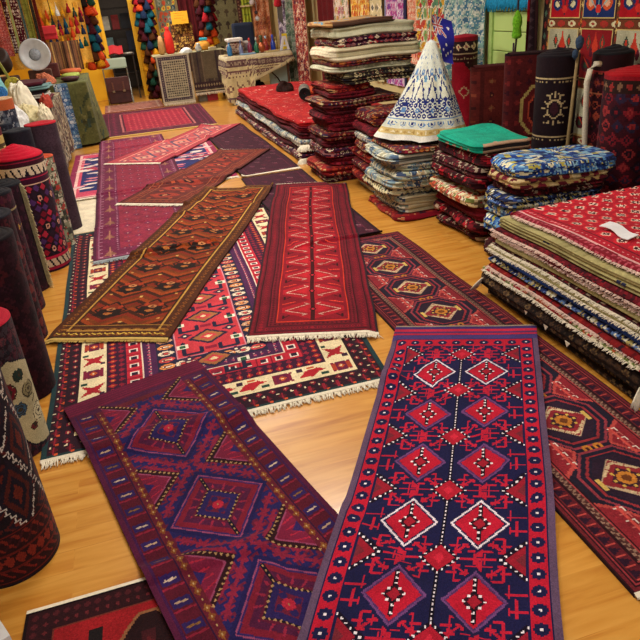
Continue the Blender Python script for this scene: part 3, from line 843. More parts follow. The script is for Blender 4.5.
def bundle(P, x0, x1, y0, y1, z0, h, label, group, name='folded_rug', lobes=2, front=1, seed=0, cat='rug', bulge=1.0, tilt=(0, 0), sag=.006, poff=None,
           end_cols=None, rz=0., corner=.08, top_t=None, parent=None, ns=None, wob=.015, bseed=None, nt=9):
    """a rug folded into a pad: a rounded fold towards the aisle (low x), stacked fold edges on the short sides.
    lobes = layers seen at the ends, front = layers seen on the aisle side; end_cols = colours of the layers at the ends"""
    g = np.random.default_rng(seed)
    W, D = x1 - x0, y1 - y0
    per = 2 * (W + D)
    res = .009 if ns is None else ns
    # rounded rectangle ring, starting at the far end of the aisle side and running towards the camera
    ring = []; nor = []; side = []
    c = corner
    def seg(p, q, n, s):
        L = math.dist(p, q); k = max(2, int(L / res))
        for i in range(k):
            f = i / k; ring.append((p[0] + (q[0] - p[0]) * f, p[1] + (q[1] - p[1]) * f)); nor.append(n); side.append(s)
    def arc(cx, cy, a0, a1, s0, s1):
        for i in range(5):
            f = i / 5; a = a0 + (a1 - a0) * f; ring.append((cx + c * math.cos(a), cy + c * math.sin(a))); nor.append((math.cos(a), math.sin(a))); side.append(s0 + (s1 - s0) * f)
    seg((x0, y1 - c), (x0, y0 + c), (-1, 0), 0.); arc(x0 + c, y0 + c, PI, 1.5 * PI, 0., 1.)
    seg((x0 + c, y0), (x1 - c, y0), (0, -1), 1.); arc(x1 - c, y0 + c, 1.5 * PI, 2 * PI, 1., 1.)
    seg((x1, y0 + c), (x1, y1 - c), (1, 0), 1.); arc(x1 - c, y1 - c, 0, .5 * PI, 1., 1.)
    seg((x1 - c, y1), (x0 + c, y1), (0, 1), 1.); arc(x0 + c, y1 - c, .5 * PI, PI, 1., 0.)
    ring = np.array(ring); nor = np.array(nor); side = np.array(side); n = len(ring)
    nz = max(6, int(h / .008)); nz = max(nz, lobes * 5)
    zeta = np.linspace(0, 1, nz + 1)
    def prof(k):
        t = 2 * np.mod(zeta * k, 1 - 1e-9) - 1
        t[-1] = 1; t[0] = -1
        return 1 - np.sqrt(np.clip(1 - t * t, 0, 1))
    pf, pe = prof(front) * h / front * .5, prof(lobes) * h / lobes * .5
    inset = pf[:, None] * (1 - side)[None] + pe[:, None] * side[None] 
    s = np.arange(n) * per / n
    rw = wob * (snoise(s, s * 0, seed, 7.) )[None] + wob * .8 * snoise(s[None] + 0 * zeta[:, None], zeta[:, None] * lobes * 2 + 0 * s[None], seed + 9, 3.)
    inset = inset + rw - 0.0
    x = ring[None, :, 0] - nor[None, :, 0] * inset; y = ring[None, :, 1] - nor[None, :, 1] * inset
    z = np.repeat((z0 + zeta * h)[:, None], n, 1)
    def bend(x, y, z, f):
        return z + np.minimum(1, np.maximum(z, 0) / .14) * sag * snoise(x, y, bseed if bseed is not None else seed + 3, 6.)
    V = [np.stack([x, y, bend(x, y, z, zeta[:, None] * .8 + .2)], -1)]
    # top, closing in rings towards the middle
    cx, cy = (x0 + x1) / 2, (y0 + y1) / 2
    for k in range(1, nt + 1):
        f = (k / nt) ** 1.0
        xx = x[-1] * (1 - f) + f * (cx + (x[-1] - cx) * .02); yy = y[-1] * (1 - f) + f * (cy + (y[-1] - cy) * .02)
        dome = -.0015
        V.append(np.stack([xx, yy, bend(xx, yy, z[-1] + dome, 1.)], -1)[None])
    G = np.concatenate(V); G = np.concatenate([G, G[:, :1]], 1)
    ny, nx = G.shape[0] - 1, G.shape[1] - 1
    # colours
    po = g.uniform(0, 5, 2) if poff is None else poff
    mid = (G[:-1, :-1] + G[1:, 1:]) / 2
    ss = np.repeat((s + per / n / 2)[None], nz, 0)
    ww = np.repeat(((zeta[:-1] + zeta[1:]) / 2 * h * 1.5)[:, None], n, 1)
    Cs = P.sample(ss * 1.0 + po[0], ww + po[1])
    if end_cols is not None:
        ei = np.minimum((zeta[:-1] * lobes).astype(int), lobes - 1)
        ec = np.array([hx(end_cols[i % len(end_cols)]) for i in ei])
        m = side > .6
        Cs[:, m] = ec[:, None, :]
    Ct = P.sample(mid[nz:, :, 0] - x0 + po[0], mid[nz:, :, 1] - y0 + po[1])
    C = np.concatenate([Cs, Ct])
    o = Quads(); o.grid(G, C)
    ob = o.build(name, smooth=True, parent=parent)
    tag(ob, label, cat, group)
    return ob

def roll(P, base, r, h, label, group=None, lean=(0, 0), top='#1a161c', topstyle='spiral', name='rolled_rug', seed=0, ry=None, cap=.02, turns=4, edge_yarn=None, uoff=0., cat='rug', flap=True, res=.011):
    """a carpet rolled up and stood on end: outer turn with the pattern, the rolled edges seen from above as a child"""
    ry = ry or r
    na, nh = max(28, int(2 * PI * r / res)), max(10, int(h / res))
    a = np.linspace(0, 2 * PI, na + 1); zz = np.linspace(0, 1, nh + 1)
    A, Z = np.meshgrid(a, zz)
    rr = 1 + .02 * snoise(A * 0 + np.cos(A), np.sin(A) + Z, seed, 2.) * .5
    # the free edge of the outer turn overlaps: a small step in radius once round
    rr = rr + .035 * (A / (2 * PI))
    def P3(A, rr, z):
        x = base[0] + r * rr * np.cos(A + uoff) + lean[0] * z; y = base[1] + ry * rr * np.sin(A + uoff) + lean[1] * z
        return np.stack([x, y, z + (base[2] if len(base) > 2 else 0)], -1)
    z = Z * h + .004 * snoise(np.cos(A), np.sin(A), seed + 2, 2.) * Z + .002
    G = P3(A, rr, z)
    Am, Zm = (A[:-1, :-1] + A[1:, 1:]) / 2, (Z[:-1, :-1] + Z[1:, 1:]) / 2
    C = P.sample(Am * r, (1 - Zm) * h)
    o = Quads(); o.grid(G, C)
    root = o.build(name, smooth=True); tag(root, label, cat, group)
    # rolled edges on top
    nr = turns * 6
    R = np.linspace(1.0, .03, nr + 1)[:, None]
    A2 = np.linspace(0, 2 * PI, na + 1)[None]
    ph = (R * turns + A2 / (2 * PI))
    fr = np.mod(ph, 1.0)
    ridge = np.sqrt(np.clip(1 - (2 * fr - 1) ** 2, 0, 1))
    edge = np.clip((1 - R) * 8, 0, 1)
    zt = h + .006 + cap * (1 - R) ** .8 + .012 * ridge * edge - .008 * edge
    zt = zt + .004 * snoise(np.cos(A2) * R, np.sin(A2) * R, seed + 5, 3.)
    rim = G[-1][None]; 
    T = P3(A2 + 0 * R, (1 + .035 * A2 / (2 * PI)) * R, zt + .002)
    T = np.concatenate([rim, T]); T[:, -1] = T[:, 0] if False else T[:, -1]
    tp = Quads(); tp.grid(T, hx(top)); tp.build('rolled_edge', parent=root, smooth=True)
    return root

def upright_fold(P, c, w, d, h, label, group=None, rz=0., name='folded_rug', seed=0, lobes=3, cat='rug', top='#2a1a1e'):
    """a rug folded flat and stood on end: a tall pad with rounded side folds and its fold edges on top"""
    ring = []
    n1, n2 = max(4, int(w / .012)), 8
    for i in range(n1): ring.append((-w / 2 + w * i / n1, -d / 2, 0))
    for i in range(n2):
        a = -PI / 2 + PI * i / n2; ring.append((w / 2 + d / 2 * math.cos(a), d / 2 * math.sin(a), 0))
    for i in range(n1): ring.append((w / 2 - w * i / n1, d / 2, 0))
    for i in range(n2):
        a = PI / 2 + PI * i / n2; ring.append((-w / 2 + d / 2 * math.cos(a), d / 2 * math.sin(a), 0))
    ring = np.array(ring); n = len(ring); ring = np.concatenate([ring, ring[:1]])
    nh = int(h / .012); zz = np.linspace(0, h, nh + 1)
    G = np.repeat(ring[None], nh + 1, 0); G[..., 2] = zz[:, None] + .002
    G[..., 1] += .006 * snoise(G[..., 0], G[..., 2], seed, 7.)
    cc, ss = math.cos(rz), math.sin(rz)
    def T(G):
        x, y = G[..., 0].copy(), G[..., 1].copy(); G = G.copy(); G[..., 0] = c[0] + x * cc - y * ss; G[..., 1] = c[1] + x * ss + y * cc; return G
    s = np.cumsum(np.r_[0, np.linalg.norm(np.diff(ring[:, :2], axis=0), axis=1)]); sm = (s[:-1] + s[1:]) / 2; zm = (zz[:-1] + zz[1:]) / 2
    C = P.sample(np.repeat(sm[None], nh, 0), np.repeat((h - zm)[:, None], n, 1))
    o = Quads(); o.grid(T(G), C); root = o.build(name, smooth=True); tag(root, label, cat, group)
    # fold edges along the top
    q = Quads(); m = lobes * 6
    yy = np.linspace(-d / 2, d / 2, m + 1); xx = np.linspace(-w / 2 - d * .3, w / 2 + d * .3, 14)
    YY, XX = np.meshgrid(yy, xx, indexing='ij')
    fr = np.mod((YY / d + .5) * lobes, 1 - 1e-6); ZZ = h - .004 + .014 * np.sqrt(np.clip(1 - (2 * fr - 1) ** 2, 0, 1))
    q.grid(T(np.stack([XX, YY, ZZ], -1)), hx(top)); q.build('rolled_edge', parent=root, smooth=True)
    return root

def hanging(P, x0, y0, x1, y1, ztop, zbot, label, cat='rug', group=None, name='hanging_rug', folds=0., nf=5, seed=0, th=.008, res=None, swell=0.):
    """a textile hung from a line between two points, P drawn top to bottom; folds = depth of its drape"""
    L = math.dist((x0, y0), (x1, y1)); dx, dy = (x1 - x0) / L, (y1 - y0) / L; nxn, nyn = dy, -dx
    ny, nx = P.ny, P.nx
    u = np.linspace(0, 1, nx + 1)[None]; v = np.linspace(0, 1, ny + 1)[:, None]
    off = folds * np.sin(u * 2 * PI * nf + 1.2 * snoise(u * 2, v * 1.5, seed, 1.5)) * (.45 + .55 * v) + .006 * snoise(u * 3, v * 3, seed + 4, 1.5) + swell * np.sin(v * PI)
    off = off - off.min()
    X = x0 + (x1 - x0) * u + nxn * off; Y = y0 + (y1 - y0) * u + nyn * off; Z = ztop + (zbot - ztop) * v + 0 * u
    F = np.stack([X, Y, Z], -1); Bk = F - np.array([nxn, nyn, 0]) * th
    o = Quads(); o.grid(F, P.c, flip=True); o.grid(Bk[::max(1, ny // 30), :], P.c[::1].mean((0, 1)))
    def strip(a, b, c): o.grid(np.stack([a, b]), c)
    strip(F[0], Bk[0], P.c[0]); strip(F[-1], Bk[-1], P.c[-1]); strip(F[:, 0], Bk[:, 0], P.c[:, 0]); strip(F[:, -1], Bk[:, -1], P.c[:, -1])
    ob = o.build(name, smooth=folds > 0); tag(ob, label, cat, group); return ob
# ------------------------------------------------------------------ the room
def struct(name, mb, m, parent=None):
    o = mb.build(name, m, parent)
    if parent is None: o['kind'] = 'structure'
    return o

XL, XR, YB, HC = -2.2, 3.45, 15.2, 2.85
fl = MB().box(((XL + XR) / 2, 8, -.05), (XR - XL + .4, 20.6, .1)).build('floor', floor_material()); fl['kind'] = 'structure'
cream, yellow, lime, plaster = mat('cream_paint', '#d8c48c', .8, .05, 3), mat('yellow_paint', '#e8b01c', .7, .05, 3), mat('lime_paint', '#b9d67c', .6, .05, 4), mat('white_plaster', '#d9d2c2', .9, .04, 3)
struct('wall_left', MB().box((XL - .06, 8, HC / 2), (.12, 20.4, HC)), cream)
struct('wall_right', MB().box((XR + .06, 8, HC / 2), (.12, 20.4, HC)), cream)
struct('wall_back', MB().box(((-.12 + XL) / 2, YB + .06, HC / 2), (-.12 - XL, .12, HC)).box(((.44 + .98) / 2, YB + .06, HC / 2), (.54, .12, HC)).box((.16, YB + .06, (2.05 + HC) / 2), (.56, .12, HC - 2.05)), yellow)
struct('wall_back.001', MB().box(((.98 + XR) / 2, YB + .06, HC / 2), (XR - .98, .12, HC)), cream)
struct('wall_front', MB().box((-1.9, -2.2, HC / 2), (.6, .12, HC)).box((3.1, -2.2, HC / 2), (.7, .12, HC)).box((.6, -2.2, 2.6), (4.4, .12, .5)).box((.6, -2.2, .2), (4.4, .12, .4)), plaster)
struct('ceiling', MB().box(((XL + XR) / 2, 8, HC + .05), (XR - XL + .4, 20.6, .1)), plaster)
# the dim store room through the doorway
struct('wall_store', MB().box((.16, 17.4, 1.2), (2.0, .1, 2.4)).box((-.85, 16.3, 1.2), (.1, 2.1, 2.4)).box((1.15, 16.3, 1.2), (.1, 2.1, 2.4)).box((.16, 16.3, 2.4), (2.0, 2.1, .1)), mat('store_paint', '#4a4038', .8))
struct('trim_1', MB().box((-.155, YB - .015, 1.02), (.07, .05, 2.04)).box((.475, YB - .015, 1.02), (.07, .05, 2.04)).box((.16, YB - .015, 2.07), (.70, .05, .07)), mat('yellow_trim', '#efb820', .6, .05))

# ------------------------------------------------------------------ rugs on the floor (lowest first)
W2 = YARN
floor_rug(Pat(.9, 1.12, .02, '#d8cdb4') if False else (lambda p: (p.frame(.0, .03, '#cbbd9c'), p.mottle(.05, 2), p)[2])(Pat(.95, 1.12, .015, '#dccfb4')), axis_quad(-.65, .3, 5.50, 6.60),
          'plain cream flatweave mat between the plum carpet and the left rolls', t=.008, name='flatweave_mat', wav=.001, seed=2)
floor_rug(pat_blue_pink(), axis_quad(-.76, .97, 6.64, 9.04), 'pink and royal blue carpet showing from under the long plum carpet', name='carpet', ends=[(1, .06, 160, YARN), (0, .05, 120, YARN)], seed=3)
floor_rug(pat_ivory_border_carpet(), [(-.62, 5.45), (1.12, 5.5), (.92, 2.37), (-.62, 2.35)], 'large coral carpet with cream animal border under the brown and dark red runners', name='carpet', ends=[(1, .05, 420, YARN)], seed=4, t=.009)
floor_rug(pat_hexagon_runner(), axis_quad(1.11, 1.735, 1.0, 4.22), 'rust and navy runner with a chain of hexagons beside the big fringed pile', ends=[(1, .06, 130, YARN)], seed=5)
floor_rug(pat_plum(41, 2.3), axis_quad(.98, 1.63, 4.24, 6.52), 'plum runner mostly hidden under the dark red zigzag runner', seed=6)
floor_rug(pat_plum(42, 3.2), [(.97, 9.82), (1.6, 9.8), (1.64, 6.64), (1.0, 6.60)], 'dark plum runner with white fringe beside the long low red pile', ends=[(1, .07, 120, YARN)], seed=7)
floor_rug(pat_far_red(), [(-.46, 12.82), (1.32, 12.72), (1.28, 10.14), (-.42, 10.16)], 'wide maroon rug with bright red centre in front of the far tables', name='carpet', ends=[(1, .05, 150, YARN_GOLD)], seed=8, wav=.001)
p = Pat(1.08, 1.1, .02, '#8a5448'); [p.rect(0, k * .1, 1.08, k * .1 + .04, ('#a37a68', '#6a3a3a')[k % 2]) for k in range(11)]; p.around(.08, .09, lambda x, y, h: p.dia(x, y, .03, .03, '#b89a86')); p.mottle(.15, 4)
floor_rug(p, axis_quad(-.4, .68, 12.93, 14.05), 'faded brown striped flatweave before the folding chair', name='flatweave_mat', seed=9, wav=.001)
floor_rug(pat_corner_red(), [(-.59, 1.57), (.13, 1.57), (.09, .27), (-.63, .27)], 'red rug with black motifs poking out under the purple runner by the camera', ends=[(0, .012, 200, YARN)], seed=10)
floor_rug(pat_turkmen_purple(), [(-.46, 9.92), (.42, 9.86), (.42, 4.66), (-.45, 4.66)], 'long plum carpet with pale border figures lying under three slanted runners', name='carpet', ends=[(1, .05, 200, YARN_GREY)], seed=12)
floor_rug(pat_pink_runner(), [(1.02, 10.14), (1.58, 9.81), (.25, 7.69), (-.38, 8.1)], 'faded coral pink runner slanting over the plum carpet', ends=[(1, .04, 90, YARN), (0, .03, 60, YARN)], seed=13, t=.009)
floor_rug(pat_rust_runner(), [(1.0, 8.05), (1.55, 7.7), (.32, 5.78), (-.26, 6.17)], 'rust brown runner with white fringe behind the gold bordered brown runner', ends=[(1, .05, 120, YARN), (0, .03, 60, YARN)], seed=14, t=.009)
floor_rug(pat_dark_red_runner(), [(1.22, 6.01), (1.85, 5.74), (1.03, 2.8), (.37, 3.02)], 'dark red runner with white zigzag lines down its centre', ends=[(1, .055, 200, YARN), (0, .04, 120, YARN)], seed=15)
floor_rug(pat_brown_runner(), [(.58, 6.33), (1.2, 6.0), (-.03, 3.19), (-.69, 3.5)], 'dark brown runner with rust medallions and thin gold border', ends=[(1, .03, 220, YARN_GOLD)], seed=16)
floor_rug(pat_runner_purple(), [(-.545, 2.70), (.085, 2.89), (.695, .57), (.09, .38)], 'purple and deep red runner with three large diamonds and no fringe', seed=17)
floor_rug(pat_runner_navy(), [(1.13, 2.79), (1.775, 2.50), (.575, .50), (-.075, .78)], 'bright red and navy runner with white outlined diamonds nearest the camera', seed=18)

# ------------------------------------------------------------------ stock patterns for folded and rolled rugs
S = {}
def pal(key, bg, cols, seed, cell=.07, style=0, w=1.2, h=1.2, res=.009): S[key] = pat_allover(w, h, res, bg, cols, seed, cell, style)
pal('crimson', '#5c0e1a', ['#7a1420', '#470a15', '#862430', '#300a14'], 1, .045, 1)
pal('maroon', '#431019', ['#5c1620', '#2b0a12', '#6e2430'], 2, .05, 1)
pal('purple', '#3a1428', ['#8a5a5a', '#2a1030', '#a02a2c', '#cdbb9c'], 3, .06, 1)
pal('redorange', '#781619', ['#a83a26', '#5a0f16', '#8f2420', '#b08458', '#2c1220'], 4, .07, 1)
pal('multi', '#4c161c', ['#a8966e', '#8a2a24', '#5c1a20', '#2c2444', '#b0642c', '#7a2030'], 5, .055, 1)
pal('ivoryblue', '#d5d0b4', ['#5d7488', '#7f98a0', '#a3a88c', '#3c4a66', '#b09a74'], 6, .075, 0)
pal('navycream', '#cfc69c', ['#2c3350', '#5a6650', '#d8d0b0', '#3a2c40', '#8a7a4c'], 7, .06, 1)
pal('paleblue', '#b8c2b8', ['#7a92a0', '#d8d6c0', '#4c6078', '#a8a488'], 8, .075, 0)
pal('sage', '#b9b698', ['#a8a688', '#c9c6ac', '#9a9a80'], 9, .08, 2)
pal('cream', '#d6ccae', ['#c9bc98', '#e0d8c0', '#b9ab86', '#c05a3c'], 10, .12, 3)
pal('darkmix', '#2c2420', ['#a89a70', '#5c5438', '#6a2a26', '#c9b890', '#1c1a26'], 11, .05, 1)
pal('tanblue', '#b08a58', ['#3f7ca0', '#d0b98a', '#8a5a34', '#4a8cb0'], 12, .14, 3)
pal('bluefloral', '#23428a', ['#d9d6b4', '#5c8fc4', '#1a2448', '#4a78b0', '#b0a850', '#88b4cc', '#1c3474'], 13, .05, 0, res=.006)
pal('navyfloral', '#1a2244', ['#5c7ab0', '#b0a468', '#d6d4c0', '#2c3c74', '#151a34'], 14, .045, 0, res=.006)
pal('tanmaroon', '#b39460', ['#5c1624', '#7a2030', '#d0b988', '#3a1420'], 15, .09, 2)
pal('maroonwhite', '#341018', ['#9a8874', '#6e1a26', '#4c1620', '#2a0c14', '#40201e'], 16, .05, 0, res=.007)
pal('redpatch', '#4a0e17', ['#a81c2a', '#6e1420', '#2c0c14', '#2a1014', '#b09a84'], 17, .08, 0, res=.007)
pal('creamfloral', '#d8cfa4', ['#c2603c', '#7a8a4c', '#b0303a', '#e4dcc0', '#6a5a40'], 18, .10, 0)
pal('plain', '#5c0d18', ['#600f1a', '#580b16'], 19, .2, 2)
pal('teal', '#16a184', ['#18a88a', '#129078'], 20, .3, 2)
pal('pinkgold', '#a8806c', ['#c2a07c', '#8a4a4c', '#d8b8a0', '#5a3a34'], 21, .05, 0)
pal('brown', '#4a1c16', ['#5c2418', '#3a140f', '#6a3020'], 22, .1, 1)
pal('darkbrown', '#211512', ['#3a2a20', '#4a3424', '#18100e', '#6a5438'], 23, .05, 1)
pal('whitefloral', '#d8d4c4', ['#5a6478', '#8a9a90', '#b0a48c', '#35405c'], 24, .07, 0)
pal('reddash', '#a81c20', ['#d8a090', '#8a1420', '#c43a2c', '#7a1018', '#c8402c'], 25, .06, 3)
pal('greyblack', '#5c5a58', ['#48464a', '#77746e', '#302e34'], 26, .06, 3)
pal('burgundy', '#3a0e16', ['#7a1c26', '#551420', '#27090f', '#8a4030', '#4a3a5a'], 27, .055, 1)
pal('kilimred', '#6a1a18', ['#a83226', '#2c1216', '#c9b08c', '#45202a', '#8a3a22'], 28, .085, 1)
pal('greenfloral', '#5a5a48', ['#8a8a70', '#a83a34', '#3a3a34', '#c0b8a0'], 29, .05, 0)

def stack(spec, x0, x1, y0, y1, z0, group, tail, seed=0, name='folded_rug', sag=.012, bs=None):
    """spec bottom to top: (pattern, height, colour words, options)"""
    g = np.random.default_rng(seed); z = z0; n = len(spec)
    for i, it in enumerate(spec):
        k, h, words = it[:3]; op = dict(it[3]) if len(it) > 3 else {}
        j = (g.uniform(-.05, .035), g.uniform(-.06, .03), g.uniform(-.03, .045), g.uniform(-.03, .03)); d = op.pop('d', None); d = j if d is None else tuple(a + b * .5 for a, b in zip(d, j))
        lab = words + ' folded rug, ' + tail(i, n)
        bundle(S[k], x0 + d[0], x1 + d[1], y0 + d[2], y1 + d[3], z, h - .001, lab, group, seed=seed * 40 + i, bseed=bs or seed * 7, sag=sag, lobes=op.pop('lobes', 2), **op)
        z += h
    return z

ORD = ['bottom', 'second from bottom', 'third from bottom', 'fourth from bottom', 'fifth from bottom', 'sixth from bottom', 'seventh from bottom', 'eighth from bottom', 'ninth from bottom', 'tenth from bottom']
def posn(pile):
    def f(i, n): return ('topmost' if i == n - 1 else ORD[i]) + ' of ' + pile
    return f

# long low pile at the back right (slabs folded lengthwise)
lo = posn('the long low pile')
def longpile():
    spec = [('purple', .075, 'dark maroon dotted', dict(d=(-.05, 0, -.06, .05))), ('maroon', .06, 'blackish maroon', dict(d=(-.02, 0, -.02, 0))), ('whitefloral', .085, 'white and navy floral', dict(d=(-.03, 0, -.04, .0))),
            ('maroon', .07, 'deep maroon', dict(d=(.0, 0, .0, -.05))), ('crimson', .06, 'crimson lozenge', dict(d=(.01, 0, .02, -.1))), ('reddash', .05, 'scarlet white-dashed', dict(d=(.0, 0, .03, -.12)))]
    z = 0.002
    for i, (k, h, w_, op) in enumerate(spec):
        d = op['d']
        ob = bundle(S[k], 1.74 + d[0], 2.95 + d[1], 6.92 + d[2], 10.95 + d[3], z, h - .001, w_ + ' folded rug, ' + lo(i, len(spec)), 'rugs in the long low pile', seed=300 + i, bseed=77, lobes=2, ns=.018, front=1, wob=.014, sag=.012, nt=9 if i < 5 else 40)
        if i in (0, 2):
            for j in range(3): 
                e = np.array([[1.72 + d[0] + .03 + j * .02, 6.92 + d[2] - .005, z + h * .5], [1.80 + d[0] + j * .07, 6.92 + d[2] - .005, z + h * .5]])
                fringe(ob, e, [[-.5, -1, -.1]] * 2, .1, 30, YARN, r=.004, seed=j + i, droop=.04, name='tassel')
        z += h
    return z
zlong = longpile()

# tall pile: dark reds below, pale ones above
s2 = posn('the tall pile by the long low pile')
spec = [('purple', .07, 'dark navy-purple', {}), ('redorange', .085, 'bright red and navy', dict(d=(-.05, .0, -.03, .02))), ('crimson', .08, 'wine red', {}), ('purple', .085, 'orange, violet and white banded', dict(d=(-.03, 0, -.02, 0))), ('maroon', .08, 'dark red', {}),
        ('multi', .07, 'maroon and cream edged', dict(d=(-.01, 0, -.03, 0))), ('crimson', .08, 'deep crimson', {}), ('crimson', .075, 'dull crimson', dict(d=(.0, .04, 0, 0))), ('maroon', .06, 'dusky purple-red', {}), ('multi', .06, 'brown, orange and cream', dict(d=(-.02, .3, -.04, 0)))]
zt = stack(spec[:10], 1.73, 2.18, 5.84, 6.45, 0.002, 'dark red rugs in the tall pile', lambda i, n: ORD[i] + ' of the tall pile', seed=3)
up = ['ninth from top', 'eighth from top', 'seventh from top', 'sixth from top', 'fifth from top', 'fourth from top', 'third from top', 'second from top']
spec = [('crimson', .065, 'red lozenge', dict(d=(.0, -.35, 0, 0))), ('redorange', .06, 'tomato red', dict(d=(.01, -.38, .01, 0))), ('darkmix', .10, 'black and cream thick', dict(d=(.15, .08, -.04, 0), lobes=4)), ('sage', .055, 'pale green patterned', dict(d=(.02, .02, -.02, 0))),
        ('multi', .045, 'thin red and tan', dict(d=(.04, 0, 0, 0))), ('cream', .115, 'thick cream', dict(d=(.02, .06, -.05, 0), lobes=3, end_cols=['#d8d0b0', '#b9ae88', '#d2c8a4'])), ('purple', .075, 'navy, white and maroon', dict(d=(.09, .06, -.03, 0))), ('sage', .09, 'plain sage green', dict(d=(.06, .06, 0, 0), lobes=2, end_cols=['#c6c4a6', '#b2ae8e']))]
z2 = stack(spec, 1.78, 2.60, 5.86, 6.55, zt + .003, 'pale rugs on the tall pile', lambda i, n: up[i] + ' of the tall pile', seed=4, bs=21)
bundle(S['tanblue'], 1.80, 2.45, 5.86, 6.5, z2 + .003, .045, 'tan folded rug with blue bands on top of the tall pile', 'pale rugs on the tall pile', seed=190, bseed=21, sag=.012, lobes=2, end_cols=['#4a342a', '#6a4c3c'])

# pile behind it, mostly hidden by the pale blue pile
s3 = posn('the narrow pile behind the pale pile')
spec = [('ivoryblue', .09, 'pale blue-grey', {}), ('redorange', .09, 'red-brown', {}), ('multi', .09, 'brown and rust', {}), ('redorange', .08, 'red and cream', {}), ('multi', .09, 'dark brown patterned', {}), ('whitefloral', .06, 'white floral', {}), ('crimson', .085, 'dusky pink-red', {}), ('multi', .11, 'navy-edged red', dict(lobes=3))]
stack(spec, 1.93, 2.5, 5.22, 5.72, 0.002, 'rugs in the narrow pile', s3, seed=5)

# pale blue pile
s4 = posn('the pale pile under the cone drape')
spec = [('redorange', .04, 'thin crimson', dict(d=(-.02, .02, -.03, 0), end_cols=['#7a1020'], lobes=1)), ('whitefloral', .065, 'ivory-backed blue', dict(end_cols=['#cfc49c', '#bcae84', '#d6cca8'], lobes=3)), ('whitefloral', .07, 'grey-blue floral', dict(d=(.0, .02, .02, 0), end_cols=['#c9bf98', '#b5a880', '#d0c7a4'], lobes=3)), ('navycream', .06, 'navy and cream', {}), ('ivoryblue', .06, 'light blue', dict(d=(-.03, 0, -.02, 0))),
        ('ivoryblue', .07, 'cream and blue', {}), ('ivoryblue', .05, 'pale grey', dict(d=(.02, 0, .02, 0))), ('paleblue', .075, 'pale blue looped', dict(end_cols=['#d6d2be', '#6c6a60', '#cfcab2'], lobes=3)), ('multi', .035, 'thin red and white', dict(d=(.04, 0, .0, 0), lobes=1))]
z4 = stack(spec, 1.85, 2.36, 4.46, 5.14, 0.002, 'rugs in the pale blue pile', s4, seed=6)

# dark pile with the teal rug on top
s6 = posn('the dark pile under the teal rug')
spec = [('maroonwhite', .075, 'wine and white speckled', {}), ('redpatch', .075, 'dark with bright red patches', {}), ('plain', .105, 'plain maroon', dict(d=(-.01, 0, -.02, 0), lobes=2)), ('creamfloral', .075, 'cream floral', dict(d=(-.04, 0, 0, 0))), ('multi', .06, 'brown and red', {}), ('redpatch', .06, 'pinkish red', dict(d=(-.03, 0, -.03, 0))), ('maroonwhite', .07, 'dark brown', dict(d=(.0, 0, -.02, 0))), ('redpatch', .085, 'red and black flowered', dict(d=(.01, .03, -.03, 0), lobes=3))]
z6 = stack(spec, 2.10, 2.50, 3.70, 4.38, 0.002, 'rugs in the dark pile', lambda i, n: ORD[i] + ' under the teal rug', seed=7)
tl = pat_allover(1.2, 1.2, .009, '#17a487', ['#17a487', '#149a80'], 3, .3, 2)
for k in range(9): tl.poly([(.1 + k * .13, .0), (.16 + k * .13, .05), (.2 + k * .12, 0)], '#b58a78')
tl.rect(0, .0, 1.2, .012, '#a8866c')
bundle(tl, 2.07, 2.52, 3.70, 4.32, z6 + .003, .065, 'teal green folded rug with pink border on top of the dark pile', 'rugs in the dark pile', seed=290, bseed=49, sag=.012, nt=24, lobes=3, end_cols=['#a98a70', '#2a2626'], poff=(0, 0))

# pile of blue flowered rugs
s7 = posn('the blue flowered pile')
spec = [('maroonwhite', .085, 'dark maroon', {}), ('kilimred', .085, 'russet patterned', {}), ('bluefloral', .105, 'blue and white swirled', dict(d=(-.03, -.1, .0, 0))), ('bluefloral', .085, 'light blue and white', dict(d=(.0, -.05, -.02, 0))), ('navyfloral', .075, 'navy and yellow', {}), ('maroonwhite', .06, 'maroon and white', dict(d=(.02, .02, 0, 0))),
        ('tanmaroon', .06, 'tan and maroon', dict(d=(.01, .04, -.03, 0))), ('bluefloral', .075, 'royal blue flowered', dict(d=(.01, .06, -.03, 0), lobes=2))]
z7 = stack(spec, 2.08, 2.72, 3.24, 3.60, 0.002, 'rugs in the blue flowered pile', s7, seed=8)

# big fringed pile in front: rugs laid flat, fringes towards the aisle
s8 = posn('the big fringed pile')
spec = [('darkbrown', .05, 'black-brown', dict(d=(.015, 0, .0, 0)), None), ('darkbrown', .105, 'dark brown tasselled', dict(d=(-.02, 0, -.05, .02)), None), ('creamfloral', .024, 'cream edged', dict(d=(-.01, 0, 0, .02)), YARN), ('redorange', .030, 'brick red', dict(d=(.0, 0, 0, 0)), YARN_PINK), ('navyfloral', .034, 'navy speckled', dict(d=(.01, 0, 0, 0)), None), ('navyfloral', .036, 'indigo blue', dict(d=(.015, 0, 0, 0)), None),
        ('sage', .03, 'grey-green', dict(d=(.01, 0, 0, .02)), YARN), ('maroonwhite', .02, 'thin white-fringed', dict(d=(.02, 0, 0, 0)), YARN), ('sage', .034, 'olive', dict(d=(.03, 0, 0, 0)), None), ('plain', .028, 'maroon', dict(d=(.03, 0, 0, 0)), YARN_PINK), ('crimson', .03, 'dark red pink-fringed', dict(d=(.02, 0, 0, .0)), YARN_PINK)]
S['indigo'] = pat_allover(1.2, 1.2, .009, '#1f3a78', ['#2c4c90', '#182a5c', '#3a5ca0'], 33, .08, 3)
S['olive'] = pat_allover(1.2, 1.2, .009, '#a39a68', ['#aba270', '#988e5e', '#8a8052'], 34, .12, 3)
z = .002; X8, Y8a, Y8b = 1.76, 1.76, 3.0
keys = {5: 'indigo', 8: 'olive', 6: 'olive'}
